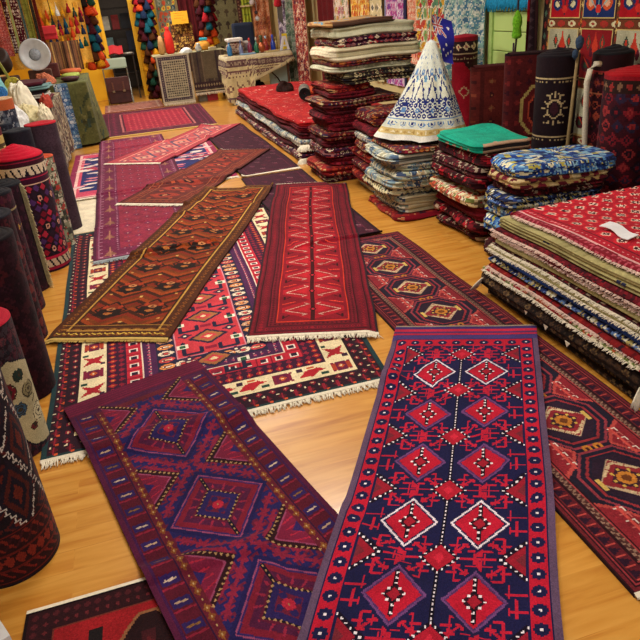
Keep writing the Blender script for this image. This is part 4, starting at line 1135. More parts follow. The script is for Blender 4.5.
for i, (k, h, wd, op, yarn) in enumerate(spec):
    d = op['d']; k = keys.get(i, k)
    ob = bundle(S[k], X8 + d[0], 2.72 + d[1], Y8a + d[2], Y8b + d[3] - .004 * i, z, h - .001, wd + ' rug laid flat, ' + ORD[i] + ' of the big fringed pile' if i < 10 else wd + ' rug laid flat under the tan-backed rug of the big fringed pile', 'rugs in the big fringed pile', name='flat_rug', seed=400 + i, bseed=88, lobes=1 if h < .06 else 2, sag=.012, wob=.010, corner=.02, ns=.009)
    if yarn is not None:
        ys = np.linspace(Y8b + d[3] - .03, Y8a + d[2] + .02, 60); xs = X8 + d[0] - .003 + 0 * ys; zs = z + h * .55; zs = zs + np.minimum(1, zs / .14) * .012 * snoise(xs, ys, 88, 6.)
        fringe(ob, np.stack([xs, ys, zs], 1), [[-1, .1, -.12]] * 60, .023, 300, yarn, r=.0021, droop=.004, seed=i, jit=.7)
    if i == 1:
        for yy in (2.98, 1.74):
            fringe(ob, [[X8 - .03, yy, z + .06], [X8 + .0, yy + .01, z + .06]], [[-.6, .3 if yy > 2 else -.4, -.6]] * 2, .075, 40, YARN, r=.004, droop=.02, seed=int(yy), name='tassel')
        for q in range(4):
            MB().prism([(-.018, 0), (.018, 0), (0, .026)], .004, Matrix.Translation((X8 - .020, 2.72 - q * .17, z + .055 - .008 * q)) @ Matrix.Rotation(-PI / 2, 4, 'Y') @ Matrix.Rotation(PI / 2, 4, 'Z')).build('felt_patch', YARN, ob)
    z += h
S8P = pat_bokhara(1.0, 1.34)
olive = bundle(S['olive'], X8 + .045, 2.72, Y8a + .0, Y8b - .06, z, .059, 'tan-backed rug laid flat under the bright red patterned rug', 'rugs in the big fringed pile', name='flat_rug', seed=420, bseed=88, lobes=3, front=3, sag=.012, wob=.010, corner=.02, ns=.012)
for q, (yy, zz_) in enumerate(((2.5, .035), (1.98, .03))):
    MB().box((X8 + .040, yy, z + zz_), (.008, .022, .012), bev=.002).box((X8 + .040, yy + .03, z + zz_), (.008, .022, .012), bev=.002).build('woven_mark', mat('navy_wool', '#20264a', .9), olive)
z += .062
red = bundle(S8P, X8 + .075, 2.74, Y8a, Y8b - .10, z, .03, 'bright red patterned rug with pink fringe on top of the big pile', 'rugs in the big fringed pile', name='flat_rug', seed=421, bseed=88, nt=60, lobes=1, sag=.012, wob=.006, corner=.015, ns=.012, poff=(0, 0), bulge=.6)
ys = np.linspace(Y8b - .13, Y8a + .02, 60); xs = X8 + .085 + 0 * ys; zs = z + .018 + .012 * snoise(xs, ys, 88, 6.)
fringe(red, np.stack([xs, ys, zs], 1), [[-1, .1, -.25]] * 60, .022, 300, YARN_PINK, r=.0022, droop=.003, seed=55, jit=.7)
ZT8 = z + .03
tg = MB().sheet([[(2.01 + .012 * math.sin(i * .9) + j * .075, 2.42 - i * .034 + j * .02, ZT8 + .022 + .004 * math.sin(i + j)) for j in range(2)] for i in range(7)], .003).build('paper_tag', mat('white_paper', '#e6e8ee', .6, .03)); tag(tg, 'crumpled white paper tag lying on the bright red patterned rug', 'tag')

# brown rug with a gold border behind the big pile
bb = pat_allover(1.2, 1.2, .009, '#4c1a14', ['#54201a', '#44160f'], 35, .1, 1)
bundle(bb, 2.86, 3.38, 2.45, 3.0, .002, .56, 'tall brown rug bale behind the big fringed pile', 'brown rugs behind the big pile', seed=500, lobes=7, front=6, bseed=91)
g9 = Pat(1.2, .3, .008, '#4c1a14'); g9.rect(0, .0, 1.2, .06, '#8a2a1c'); [g9.dia(.05 + k * .1, .03, .04, .025, '#c99a3c') for k in range(12)]
bundle(g9, 2.84, 3.38, 2.42, 3.0, .565, .07, 'brown folded rug with gold border on top of the brown bale', 'brown rugs behind the big pile', seed=501, bseed=91, nt=30, lobes=2, poff=(0, 0), end_cols=['#cfc4ac', '#3a5a5c'])
# ------------------------------------------------------------------ rolled carpets standing by the right wall
def uo(x, y): return math.atan2(-y, -x) - PI

r_ = .115; w = 2 * PI * r_
P = Pat(w, 1.2, .007, '#a81c2e'); c = w / 2
P.rect(0, 0, w, .03, '#7a1420'); P.rect(0, .03, w, .13, '#2a1a1e'); [(P.poly([(k * .075, .05), (k * .075 + .03, .08), (k * .075, .11), (k * .075 - .03, .08)], '#c9b088'), P.ell(k * .075, .08, .008, .01, '#7a1c24')) for k in range(10)]
P.rect(0, .13, w, .15, '#b59a78'); P.rect(0, .15, w, .21, '#3c1a1e'); P.around(.18, .03, lambda x, y, h: P.dia(x, y, .012, .012, '#a08868'))
P.poly([(c - .01, .21), (c + .2, .21), (c + .2, .5), (c + .10, .40), (c + .06, .30)], '#3a2022'); P.poly([(c + .2, .75), (c + .2, 1.2), (c - .08, 1.2), (c + .02, .92), (c + .10, .85)], '#3a2022'); P.rect(c - .2, .95, c + .2, 1.2, '#33191c')
r = np.random.default_rng(8)
for k in range(90):
    x, y = c + r.uniform(-.1, .2), r.uniform(.2, 1.18)
    j, i = min(P.ny - 1, int(y / P.dy)), min(P.nx - 1, int(x / P.dx))
    if P.c[j, i, 0] < .1: P.dia(x, y, .012, .012, ('#b59a78', '#7a2c30', '#5a5a50')[k % 3])
P.path([(c - .04, .46), (c, .42), (c + .05, .47), (c, .52), (c - .04, .47)], .008, '#d0b08a'); P.line(c + .03, .47, c + .09, .47, .006, '#d0b08a')
P.mottle(.1, 1)
roll(P, (3.1, 5.8), r_, 1.17, 'slim crimson rolled rug with dark floral corners beside the lime shutter', 'rolled rugs by the right wall', top='#a01c2c', uoff=uo(3.1, 5.8), cap=.012, turns=3, seed=1)

P = Pat(1.2, 1.0, .008, '#5c201c')
for k in range(9):
    for q in range(9): P.dia(.1 + k * .13, .12 + q * .11, .03, .025, ('#7a3a28', '#3a1618')[(k + q) % 2]); P.ell(.1 + k * .13, .12 + q * .11, .01, .008, '#8a5a3a')
P.frame(0, .04, '#4a1a18'); P.mottle(.15, 2)
upright_fold(P, (3.10, 5.22), .30, .15, .96, 'brick red folded rug standing upright next to the slim crimson roll', 'rolled rugs by the right wall', rz=-.35, seed=2, top='#4a1c1c')
P2 = Pat(1.4, 1.2, .008, '#3c1018'); P2.around(.05, .05, lambda x, y, h: P2.dia(x, y, .015, .015, '#6a2424')); P2.mottle(.15, 3)
roll(P2, (3.30, 5.0), .085, .98, 'dark maroon roll half hidden behind the octagon rug', 'rolled rugs by the right wall', top='#241a20', uoff=uo(3.2, 5.), cap=.01, seed=3)

P = Pat(1.2, 1.1, .006, '#4a1618'); c = .22
P.rect(0, 0, 1.2, .02, '#1e1216')
for k in range(16):
    for q in range(15): P.dia(.04 + k * .08, .06 + q * .075, .022, .024, ('#6a2020', '#33101a')[(k + q) % 2])
for yy in (.42, .82):
    for rx, ry, cc in ((.155, .19, '#a08a50'), (.135, .168, '#5c1a1c'), (.10, .125, '#a5402c'), (.085, .108, '#35141a'), (.05, .06, '#8a3a28')):
        P.poly([(c - rx, yy - ry * .45), (c - rx * .5, yy - ry), (c + rx * .5, yy - ry), (c + rx, yy - ry * .45), (c + rx, yy + ry * .45), (c + rx * .5, yy + ry), (c - rx * .5, yy + ry), (c - rx, yy + ry * .45)], cc)
P.rect(0, .615, 1.2, .625, '#2c1016'); P.mottle(.14, 4)
upright_fold(P, (3.12, 4.63), .40, .13, 1.09, 'dark red upright folded rug with two tan octagons', 'rolled rugs by the right wall', rz=-.42, seed=4, top='#2a161a')

r_ = .142; w = 2 * PI * r_
P = Pat(w, 1.15, .006, '#20141a'); c = w / 2
def sun(cx, cy, s):
    P.ell(cx, cy, .052 * s, .07 * s, '#b8a078'); P.ell(cx, cy, .042 * s, .058 * s, '#20141a'); P.ell(cx, cy, .03 * s, .042 * s, '#3a1c26', None)
    for k in range(12):
        a = 2 * PI * k / 12; P.line(cx + .062 * s * math.cos(a), cy + .08 * s * math.sin(a), cx + .088 * s * math.cos(a), cy + .112 * s * math.sin(a), .007, '#b8a078')
    for sx in (-1, 1): P.path([(cx + sx * .07, cy - .10), (cx + sx * .045, cy - .085), (cx + sx * .02, cy - .105)], .006, '#b8a078'); P.path([(cx + sx * .07, cy + .10), (cx + sx * .045, cy + .085), (cx + sx * .02, cy + .105)], .006, '#b8a078')
sun(c + .0, .34, 1.0); sun(c + .13, .80, .9); sun(c - .2, .80, .9); sun(c - .36, .34, 1); sun(c + .36, .34, 1)
for y0 in (.13, .525, .645):
    P.rect(0, y0, w, y0 + .012, '#b8a078'); P.rect(0, y0 + .018, w, y0 + .022, '#8a7858')
    for k in range(int(w / .018)): P.rect(k * .018, y0 + .025, k * .018 + .008, y0 + .036, '#a8926c')
P.ell(c - .12, .8, .008, .008, '#c9b288'); P.ell(c - .03, .72, .006, .006, '#c9b288'); P.mottle(.12, 5)
roll(P, (2.97, 4.19), r_, 1.10, 'black rolled rug with cream sun motifs and banding', 'rolled rugs by the right wall', top='#1b171d', uoff=uo(2.97, 4.19), cap=.045, turns=4, seed=5)

P = pat_allover(1.2, 1.15, .007, '#33101a', ['#6a1c22', '#8a3a2a', '#1e0e14', '#5c2430'], 50, .07, 1); P.rect(0, 0, 1.2, .10, '#2a1218'); P.rect(0, .10, 1.2, .115, '#8a2a2c'); P.rect(0, .24, 1.2, .25, '#a05a40')
roll(P, (3.24, 3.96), .13, 1.10, 'dark wine rolled rug with black top beside the white rope', 'rolled rugs by the right wall', top='#1a1a1e', uoff=uo(3.2, 3.98), cap=.05, turns=3, seed=6)

r_ = .178; w = 2 * PI * r_
P = pat_allover(w, 1.1, .007, '#38101a', ['#6e1822', '#23121e', '#8a2a2c', '#2c2036'], 51, .085, 1); c = w / 2
P.rect(0, 0, w, .02, '#8a1622'); P.rect(0, .02, w, .10, '#2c1a18'); [P.dia(k * .06, .06, .022, .026, ('#7a5a44', '#8a2a28')[k % 2]) for k in range(22)]; P.rect(0, .10, w, .108, '#7a5a40')
P.poly([(c + .06, .13), (c + .3, .13), (c + .3, .44), (c + .22, .36), (c + .16, .3), (c + .12, .22)], '#a89a6a')
for k in range(7):
    for q in range(5): P.dia(c + .12 + k * .035, .16 + q * .055, .012, .02, '#5c1820')
P.poly([(c + .12, 1.1), (c + .16, .8), (c + .3, .62), (c + .3, 1.1)], '#6a5a44'); P.mottle(.12, 6)
roll(P, (3.08, 3.545), r_, 1.02, 'dark red rolled rug with bright red top and tan net corner', 'rolled rugs by the right wall', top='#9c121c', uoff=uo(3.08, 3.545), cap=.035, turns=4, seed=7)
P = pat_allover(1.2, 1.1, .008, '#3a0e18', ['#5c1822', '#240c14', '#6e2a2c'], 52, .06, 1)
roll(P, (3.28, 3.22), .14, .95, 'dark maroon rolled rug at the edge behind the brown bale', 'rolled rugs by the right wall', top='#3a1016', uoff=uo(3.28, 3.22), seed=8)

ob = MB().tube([(2.975, 3.82, .0), (2.985, 3.83, .3), (2.98, 3.83, .55), (2.96, 3.83, .8), (2.95, 3.83, .96), (2.965, 3.83, 1.03), (3.0, 3.83, 1.065), (3.04, 3.83, 1.06)], .018, 8).build('rope', mat('white_rope', '#cfc5b0', .9, .15, 120, bump=.4), smooth=True); tag(ob, 'thick white rope standing between the black roll and the wine roll', 'rope')
st = MB().tube([(2.93, 3.96, .002), (2.945, 3.965, .6), (2.965, 3.97, 1.14)], [.013, .012, .010], 8).build('wooden_staff', mat('weathered_wood', '#8a744c', .7, .25, 20), smooth=True); tag(st, 'weathered tan staff topped with a blue wool tuft beside the black roll', 'stick')
MB().lathe([(.0, -.04), (.02, -.02), (.028, .015), (.024, .04), (.0, .06)], (2.97, 3.97, 1.18), 10).lathe([(.0, -.03), (.02, 0), (.02, .03), (0, .05)], (2.94, 3.965, 1.11), 9).build('wool_tuft', mat('slate_wool', '#2c3f58', .95, .4, 60, bump=.6), st, True)

# ------------------------------------------------------------------ hangings on the right wall
WX = XR - .025
# red panel carpet
P = Pat(1.35, 1.9, .008, '#3a2420'); W_, H_ = P.w, P.h
P.frame(0, .05, '#241c1c'); P.around(.035, .09, lambda x, y, h: P.dia(x, y, .02, .03, ('#c9bd98', '#8a2c26', '#4c6a58')[int((x + y) * 50) % 3]))
pan = [('#a8a488', '#1c2c60', '#a8a488'), ('#a81420', '#1c2c60', '#a81420'), ('#b0ac90', '#8a1a20', '#b0ac90'), ('#a81420', '#c8c4a4', '#1c2c60')]
r = np.random.default_rng(9)
for j in range(4):
    for i in range(3):
        x0, y0 = .10 + i * .395, .08 + j * .45; x1, y1 = x0 + .345, y0 + .36
        P.rect(x0 - .01, y0 - .01, x1 + .01, y1 + .01, '#c9b070'); P.rect(x0, y0, x1, y1, pan[j][i]); b = pan[j][i]; cx, cy = (x0 + x1) / 2, (y0 + y1) / 2
        k1, k2, k3 = ('#1c2c60', '#4a2a3a', '#d8d0a8') if b == '#a81420' else (('#c2502c', '#7ab0b8', '#d8a888') if b == '#1c2c60' else ('#5a1a2a', '#c23a28', '#3a4a3a'))
        P.line(cx, y0 + .02, cx, y1 - .02, .014, k2)
        for s in (-1, 1):
            P.ell(cx + s * .09, cy + .08, .055, .05, k1); P.ell(cx + s * .09, cy + .08, .03, .025, k3); P.dia(cx + s * .08, cy - .09, .03, .06, k3); P.dia(cx + s * .08, cy - .09, .015, .035, k2)
            P.line(cx, cy + .14, cx + s * .13, cy + .02, .01, k2); P.ell(cx + s * .04, cy - .02, .022, .04, k1)
        P.dia(cx, cy - .06, .04, .09, k2); P.ell(cx, cy + .12, .03, .03, '#c8302a')
    yb = .455 + j * .45
    P.rect(.06, yb, W_ - .06, yb + .065, '#6a3a24')
    for q in range(10): P.ell(.12 + q * .125, yb + .032, .045, .022, ('#d0c8a0', '#a8302a')[q % 2]); P.ell(.12 + q * .125, yb + .032, .018, .012, '#a03a2a')
for i in range(4):
    xx = .068 + i * .398; P.rect(xx, .05, xx + .022, H_ - .05, '#5a3a24'); [P.dia(xx + .011, .08 + q * .06, .011, .022, ('#c9b070', '#8a2a24', '#c2702c')[q % 3]) for q in range(30)]
P.mottle(.08, 3)
hanging(P, WX, 5.06, WX, 3.70, 2.15, .35, 'wall carpet of red, navy and cream picture panels behind the rolls', folds=.006, nf=2, seed=2)
# dark garment beside it
P = Pat(.3, 1.5, .01, '#2c1c22'); P.rect(.0, 0, .10, 1.5, '#4a141c'); P.rect(.1, 0, .13, 1.5, '#6a2a30'); [P.dia(.21, .05 + k * .09, .03, .03, '#48343a') for k in range(16)]; P.rect(.0, .88, .035, 1.2, '#e0dcd8'); P.rect(.04, .8, .06, 1.15, '#b01824')
hanging(P, WX - .045, 5.17, WX - .045, 5.07, 2.15, 1.02, 'dark maroon sash hanging between the lime shutter and the panel carpet', 'textile', folds=.03, nf=2, seed=3, name='hanging_textile')
# lime shutter of horizontal boards
m = MB()
for k in range(12): m.box((WX + .005, 5.53, .28 + k * .165), (.03, .62, .158), bev=.006)
sh = m.build('board_shutter', lime); tag(sh, 'lime green board shutter on the wall behind the rolls', 'shutter')
MB().box((WX - .002, 5.87, 1.15), (.05, .06, 2.0), bev=.006).box((WX - .002, 5.20, 1.15), (.05, .04, 2.0), bev=.006).build('shutter_frame', mat('lime_trim', '#a8c870', .6), sh)
# turquoise fringe valance above it
cv = MB().box((WX - .06, 5.54, 1.62), (.03, .64, .2), bev=.01).build('fringe_valance', mat('turquoise_wool', '#1690c0', .9, .3, 60, bump=.5)); tag(cv, 'turquoise woollen fringe hanging over the lime shutter', 'fringe')
V, F = strands([[WX - .06, 5.86, 1.53], [WX - .07, 5.5, 1.54], [WX - .06, 5.21, 1.53]], [[-.1, 0, -1]] * 3, .16, 260, .006, 0, 1, .25)
quads_mesh('fringe', V, F, None, MATS['turquoise_wool'], cv)
# long tassels on cords
def tassel_parts(root, x, y, ztop, s, col, m=None, wool=None):
    cords = MB().tube([(x, y, ztop), (x + .004, y, ztop - .18 * s)], .005 * s, 6).build('cord', mat('black_cord', '#1c1418', .8), root)
    return cords
tt = MB().lathe([(.0, .0), (.035, .01), (.04, .03), (.032, .09), (.04, .12), (.036, .16), (.018, .2), (.006, .22), (0, .23)], (3.2, 5.1, 1.16), 10).build('wool_tassel', mat('lime_wool', '#6ab01c', .95, .4, 60, bump=.7), smooth=True); tag(tt, 'lime green wool tassel on a dark cord before the lime shutter', 'tassel')
MB().tube([(3.2, 5.1, 2.2), (3.2, 5.1, 1.3), (3.2, 5.1, 1.17), (3.19, 5.115, .9)], .008, 6).build('cord', mat('black_cord', '#2a1418', .8), tt)
bt = MB().lathe([(.0, .0), (.024, .015), (.03, .05), (.024, .1), (.01, .13), (0, .14)], (3.06, 4.92, .89), 10).build('wool_tassel', mat('royal_wool', '#1c3a98', .95, .4, 60, bump=.6), smooth=True); tag(bt, 'royal blue wool tassel hanging between the brick red rug and octagon rug', 'tassel')
MB().tube([(3.07, 4.93, 1.15), (3.06, 4.92, 1.0), (3.06, 4.92, .91), (2.98, 4.9, .50)], .007, 6).build('cord', mat('plum_cord', '#3a2038', .8), bt)

def sz(w, h, bg, cols, seed, cell, style=0, res=.012):
    P = pat_allover(w, h, res, bg, cols, seed, cell, style); return P
# blue-white lace cloth, suzani, panels further back
P = sz(.85, 1.6, '#c2ccc0', ['#5a8a9c', '#e0e4d4', '#4c7898', '#8ab0a8'], 61, .06); P.rect(0, 0, .3, 1.6, '#a8c4b4') if False else None
hanging(P, WX - .02, 6.72, WX - .02, 5.92, 2.2, .7, 'pale blue and white lace cloth hanging left of the lime shutter', 'cloth', folds=.05, nf=3, seed=4, name='hanging_cloth')
P = sz(.8, 1.7, '#e0dcc0', ['#c2503c', '#7aa05c', '#d8a83c', '#b02c3c', '#5a8a6a'], 62, .11)
hanging(P, WX - .02, 7.45, WX - .02, 6.72, 2.2, .5, 'cream suzani cloth with red and green sprigs behind the cone drape', 'cloth', folds=.03, nf=3, seed=5, name='hanging_cloth')
P = sz(.4, 1.7, '#d8886c', ['#e0b090', '#c25a4c', '#e6d0b0'], 63, .06)
hanging(P, WX, 7.82, WX, 7.48, 2.2, .5, 'narrow coral panel hanging beside the cream suzani', 'cloth', folds=.01, nf=2, seed=6, name='hanging_cloth')
P = sz(.6, 1.7, '#d0b4cc', ['#b03c8c', '#e0d4e0', '#8a4ca0', '#c25ca0'], 64, .08); P.rect(0, 0, .05, 1.7, '#7a88b0'); P.rect(.52, 0, .6, 1.7, '#23264c')
hanging(P, WX, 8.55, WX, 7.86, 2.2, .5, 'white panel with magenta arabesques hanging above the tall pile', 'cloth', folds=.01, nf=2, seed=7, name='hanging_cloth')
P = sz(.5, 1.7, '#d0c898', ['#7a7a68', '#e4dcb8', '#4a4c50', '#b89a50'], 65, .14, 1)
hanging(P, WX, 9.0, WX, 8.6, 2.2, .5, 'cream panel with grey lozenges between the yellow and magenta panels', 'cloth', folds=.02, nf=2, seed=8, name='hanging_cloth')
P = sz(.9, 1.7, '#e0c04c', ['#c2502c', '#e8d890', '#d0902c', '#a8503c'], 66, .08)
hanging(P, WX, 9.85, WX, 9.05, 2.2, .5, 'yellow panel with orange blossoms hanging above the tall pile', 'cloth', folds=.015, nf=2, seed=9, name='hanging_cloth')
P = sz(.8, 1.9, '#e0cfc0', ['#c9a050', '#b86a7c', '#e6dcc8', '#7a8a5a'], 67, .11)
hanging(P, WX, 10.65, WX, 9.9, 2.2, .1, 'pale pink floral panel next to the dark red drape', 'cloth', folds=.02, nf=2, seed=10, name='hanging_cloth')
P = Pat(.95, 2.1, .015, '#5c1218'); P.mottle(.12, 4)
hanging(P, WX, 11.55, WX, 10.68, 2.25, .06, 'plain dark red drape hanging beside the embroidered coats', 'cloth', folds=.02, nf=3, seed=11, name='hanging_cloth')
# coats / robes in the far right corner
P = sz(.5, 1.8, '#a8604c', ['#8a2c34', '#d0b8a0', '#5c2a3a'], 68, .06); P.rect(0, 0, .05, 1.8, '#c9b48c'); P.rect(.44, 0, .5, 1.8, '#c9b48c')
hanging(P, 3.16, 12.1, 3.26, 11.65, 2.2, .18, 'rust embroidered robe with pale edges beside the dark red drape', 'robe', group=None, folds=.04, nf=2, seed=12, name='hanging_robe')
P = sz(.4, 1.8, '#5c6a5a', ['#7a8a78', '#48584a', '#8a8a80'], 69, .08)
hanging(P, 3.16, 12.55, 3.24, 12.14, 2.2, .2, 'grey-green robe hanging between the rust robe and the mauve coat', 'robe', folds=.06, nf=2, seed=13, name='hanging_robe')
P = sz(.5, 1.8, '#8a7c8c', ['#6a5c78', '#a89ca8', '#58485a', '#c0b4bc'], 70, .07); P.rect(0, 0, .06, 1.1, '#d8d4d0'); P.poly([(.06, 0), (.3, 0), (.2, 1.0), (.06, .8)], '#4c4640')
hanging(P, 3.14, 13.15, 3.2, 12.6, 2.2, .25, 'mauve grey coat with white lapel hanging behind the cloth table', 'robe', folds=.05, nf=2, seed=14, name='hanging_robe')
rt = MB().lathe([(0, 0), (.06, .01), (.075, .04), (.06, .12), (.02, .17), (0, .18)], (3.0, 12.7, 1.50), 10).build('wool_tassel', mat('scarlet_wool', '#b81a2c', .95, .3, 50, bump=.6), smooth=True); tag(rt, 'scarlet tassel hung in front of the mauve grey coat', 'tassel')
P = sz(.45, 1.9, '#c07a54', ['#a85c44', '#d09a78', '#8a4a3c'], 71, .1)
hanging(P, 3.0, 15.1, 3.35, 15.0, 2.2, .55, 'terracotta scarf hanging against the cream back wall', 'scarf', folds=.04, nf=2, seed=15, name='hanging_scarf')

# ------------------------------------------------------------------ cone-shaped drape and the little flag
def cone_drape():
    H, na, nh = .68, 170, 95
    a = np.linspace(0, 2 * PI, na + 1)[None]; v = np.linspace(0, 1, nh + 1)[:, None]
    rad = (.040 + .265 * (v ** .95) + .012 * np.sin(5 * a + .5) * v + .010 * np.sin(9 * a + 2 * v) * v)
    cx, cy, zb = 2.285, 4.80, z4 + .024
    cosA = np.cos(a); stretch = 1 + .55 * np.clip(np.cos(a - 2.5), 0, 1) ** 3 * v
    x = cx + rad * cosA * stretch * .92; y = cy + rad * np.sin(a) * stretch
    z = zb + H * (1 - v) + .012 * np.abs(np.sin(4 * a)) * v ** 6 + 0 * a
    # drawn top to bottom
    P = Pat(2.0, .84, .0075, '#d3d8cc'); b, lb, g = '#232f70', '#5c86b8', '#c8b072'
    for k in range(11):
        X = (k + .5) * 2 / 11
        P.dia(X, .36, .085, .15, '#dcdcc8'); P.path([(X - .09, .52), (X, .30), (X + .09, .52)], .016, b); P.path([(X - .09, .22), (X - .045, .30), (X, .22), (X + .045, .30), (X + .09, .22)], .016, b); P.flower(X - .045, .39, .02, b, lb, 5); P.flower(X + .045, .39, .02, b, lb, 5); P.flower(X, .24, .03, lb, '#e0ddc4'); P.flower(X + .07, .30, .03, '#6a9cc0', b, 5)
        P.flower(X, .12, .022, lb, b, 5); P.dots(X + .07, .06, X + .07, .2, .03, .008, lb)
        for q in range(4):
            for s in range(-1, 2): P.ell(X + s * .060 + (q % 2) * .030, .48 + q * .045, .027, .021, b); P.ell(X + s * .060 + (q % 2) * .030, .48 + q * .045, .013, .010, '#dcdcc8')
        P.dia(X, .56, .05, .085, b, .012); P.flower(X, .57, .026, lb, '#e8e4cc', 6)
    P.rect(0, .645, 2, .655, lb); P.rect(0, .655, 2, .72, '#d0d4c4'); [(P.ell(.05 + k * .1, .688, .036, .022, lb, .007), P.ell(.05 + k * .1, .688, .012, .012, b)) for k in range(20)]
    P.rect(0, .72, 2, .727, '#7a90a8'); P.rect(0, .735, 2, .79, g); [P.dia(.02 + k * .04, .762, .014, .018, ('#e0d6b4', '#a88a50')[k % 2]) for k in range(50)]; P.rect(0, .795, 2, .84, '#e2e0d6'); P.mottle(.05, 3)
    Am, Vm = (a[:, :-1] + a[:, 1:]) / 2, (v[:-1] + v[1:]) / 2
    C = P.sample(Am / (2 * PI) * 2.0 + 0 * Vm, Vm * .839 + 0 * Am)
    o = Quads(); o.grid(np.stack([x, y, z], -1), C, flip=True)
    t = np.stack([np.stack([x[0], y[0], z[0]], -1), np.stack([np.full(na + 1, cx), np.full(na + 1, cy), np.full(na + 1, zb + H + .02)], -1)]); o.grid(t, hx('#cfd6d6'))
    ob = o.build('draped_cloth', smooth=True); tag(ob, 'blue and white patterned cloth draped as a tall cone on the pale blue pile', 'cloth')
cone_drape()

def little_flag():
    root = empty('hand_flag', (2.56, 5.42, .98)); tag(root, 'small blue flag with red cross in the corner leaning behind the cone drape', 'flag')
    P = Pat(.42, .24, .006, '#30309c'); P.rect(0, 0, .17, .12, '#2c2c98'); P.line(0, 0, .17, .12, .03, '#e6e0e0'); P.line(0, .12, .17, 0, .03, '#e6e0e0'); P.line(0, 0, .17, .12, .014, '#c2242c'); P.line(0, .12, .17, 0, .014, '#c2242c'); P.rect(.07, 0, .1, .12, '#e6e0e0'); P.rect(0, .045, .17, .075, '#e6e0e0'); P.rect(.077, 0, .093, .12, '#c2242c'); P.rect(0, .052, .17, .068, '#c2242c')
    for x, y in ((.085, .18), (.3, .05), (.3, .2), (.25, .11), (.35, .1), (.325, .14)): P.flower(x, y, .016, '#e8e4e8', None, 7)
    u = np.linspace(0, 1, P.nx + 1)[None]; v = np.linspace(0, 1, P.ny + 1)[:, None]
    # hangs limp from its stick
    X = .02 + .20 * v * (1 - .0 * u) + .10 * u - .1 * v * u; Y = .02 * np.sin(u * 7 + v * 2) - .03 * u; Z = .42 - .38 * u - .07 * v + .04 * u * v
    F = np.stack([X + 0 * u, Y + 0 * v, Z], -1); o = Quads(); o.grid(F, P.c); G = F + np.array([0, .003, 0]); o.grid(G[::4, ::4], hx('#2a2a88'), True); o.build('flag_cloth', parent=root)
    MB().tube([(0, 0, -.97), (.02, 0, .46)], .006, 6).build('pole', mat('pale_stick', '#c9b890', .6), root)
little_flag()
# ------------------------------------------------------------------ rolled rugs along the left side
LG = 'rolled rugs along the left wall'
r_ = .15; w = 2 * PI * r_; c = w / 2
P = Pat(w, .85, .004, '#1c1218')
for j in range(9):
    for i in range(9):
        x, y = (i + .5 * (j % 2)) * w / 8, .05 + j * .085
        P.dia(x, y, .058, .045, '#4a1a18'); P.dia(x, y, .046, .035, '#231620'); P.dia(x, y, .03, .022, '#5e2019'); P.dia(x, y, .012, .01, '#2a1a2a')
def zig(x0, y0, x1, y1, n):
    pts = []
    for k in range(n + 1):
        t = k / n; s = .006 * (1 if k % 2 else -1); pts.append((x0 + (x1 - x0) * t + s, y0 + (y1 - y0) * t - s))
    P.path(pts, .0042, '#b8aea4')
for j in range(4):
    for i in range(-3, 4):
        x, y = c + i * .15 + .075 * (j % 2), .10 + j * .15
        P.dia(x, y, .066, .13, '#1e1620'); P.dia(x, y, .05, .10, '#4a1c18'); P.dia(x, y, .034, .07, '#1c141e'); P.dia(x, y, .018, .04, '#5e2218')
        zig(x - .07, y, x, y + .14, 14)
        if (i + j) % 2: zig(x, y + .14, x + .07, y + .02, 12)
P.rect(0, .66, w, .85, '#2a0f12')
for k in range(28):
    x = k * .035; P.line(x, .68, x + .03, .72, .010, '#6a2018'); P.line(x, .72, x + .03, .68, .008, '#3a1418'); P.dia(x, .765, .016, .026, '#74241a'); P.line(x, .80, x + .03, .83, .009, '#6a1c18')
for y in (.665, .735, .795, .84): P.rect(0, y, w, y + .006, '#5c1a16')
P.mottle(.15, 2)
roll(P, (-.668, 1.865), r_, .86, 'dark rust kilim roll with thin white zigzags nearest the camera on the left', LG, top='#2a181c', uoff=uo(-.668, 1.865), seed=21, res=.0045)
r_ = .128; w = 2 * PI * r_; c = w / 2
P = pat_allover(w, .64, .004, '#2a1a22', ['#4a2430', '#20202a', '#5c3038', '#3a3038'], 81, .04)
P.poly([(c - .06, .20), (c + .06, .14), (c + .2, .20), (c + .2, .58), (c + .06, .54), (c + .0, .44), (c - .08, .36)], '#b9b08a')
P.path([(c + .2, .58), (c + .06, .54), (c + .0, .44), (c - .08, .36), (c - .06, .20), (c + .06, .14), (c + .2, .20)], .007, '#20202a')
for x, y, s_, cc in ((c + .02, .27, .045, '#6a1c28'), (c + .05, .36, .035, '#3c5a74'), (c + .09, .22, .03, '#1f3a34'), (c + .12, .30, .04, '#8f8662'), (c + .14, .42, .045, '#cfc7a0'), (c + .09, .46, .02, '#7a2030')):
    P.flower(x, y, s_, cc, '#4a4030', 6); P.ell(x, y, s_ * .95, s_ * .85, '#3a3228', .004); P.ell(x, y, s_ * .55, s_ * .5, '#3a3228', .004); P.ell(x + s_ * .1, y, s_ * .25, s_ * .22, '#3a3228', .004)
for k in range(6): P.line(c + .1 + .02 * k, .33 + .03 * k, c + .16, .30 + .04 * k, .005, '#4a4430')
P.mottle(.1, 3)
roll(P, (-.725, 2.52), r_, .585, 'short roll with cream rose panel and pinkish red edge behind the kilim roll', LG, top='#a81f32', uoff=uo(-.725, 2.52), seed=22, res=.0045, cap=.05, turns=3)
P = pat_allover(1., .9, .008, '#26121a', ['#301620', '#1e1016', '#3a1a22'], 82, .06, 1)
[P.dia(.1 + q * .16, .14 + k * .17, .06, .065, ('#451a20', '#38151c')[k % 2]) or P.dia(.1 + q * .16, .14 + k * .17, .03, .034, '#1c0e14') for k in range(5) for q in range(6)]
roll(P, (-.735, 2.99), .132, .78, 'plain blackish brown roll behind the rose panel roll', LG, top='#1a1418', uoff=uo(-.735, 2.99), seed=23, lean=(.02, 0))
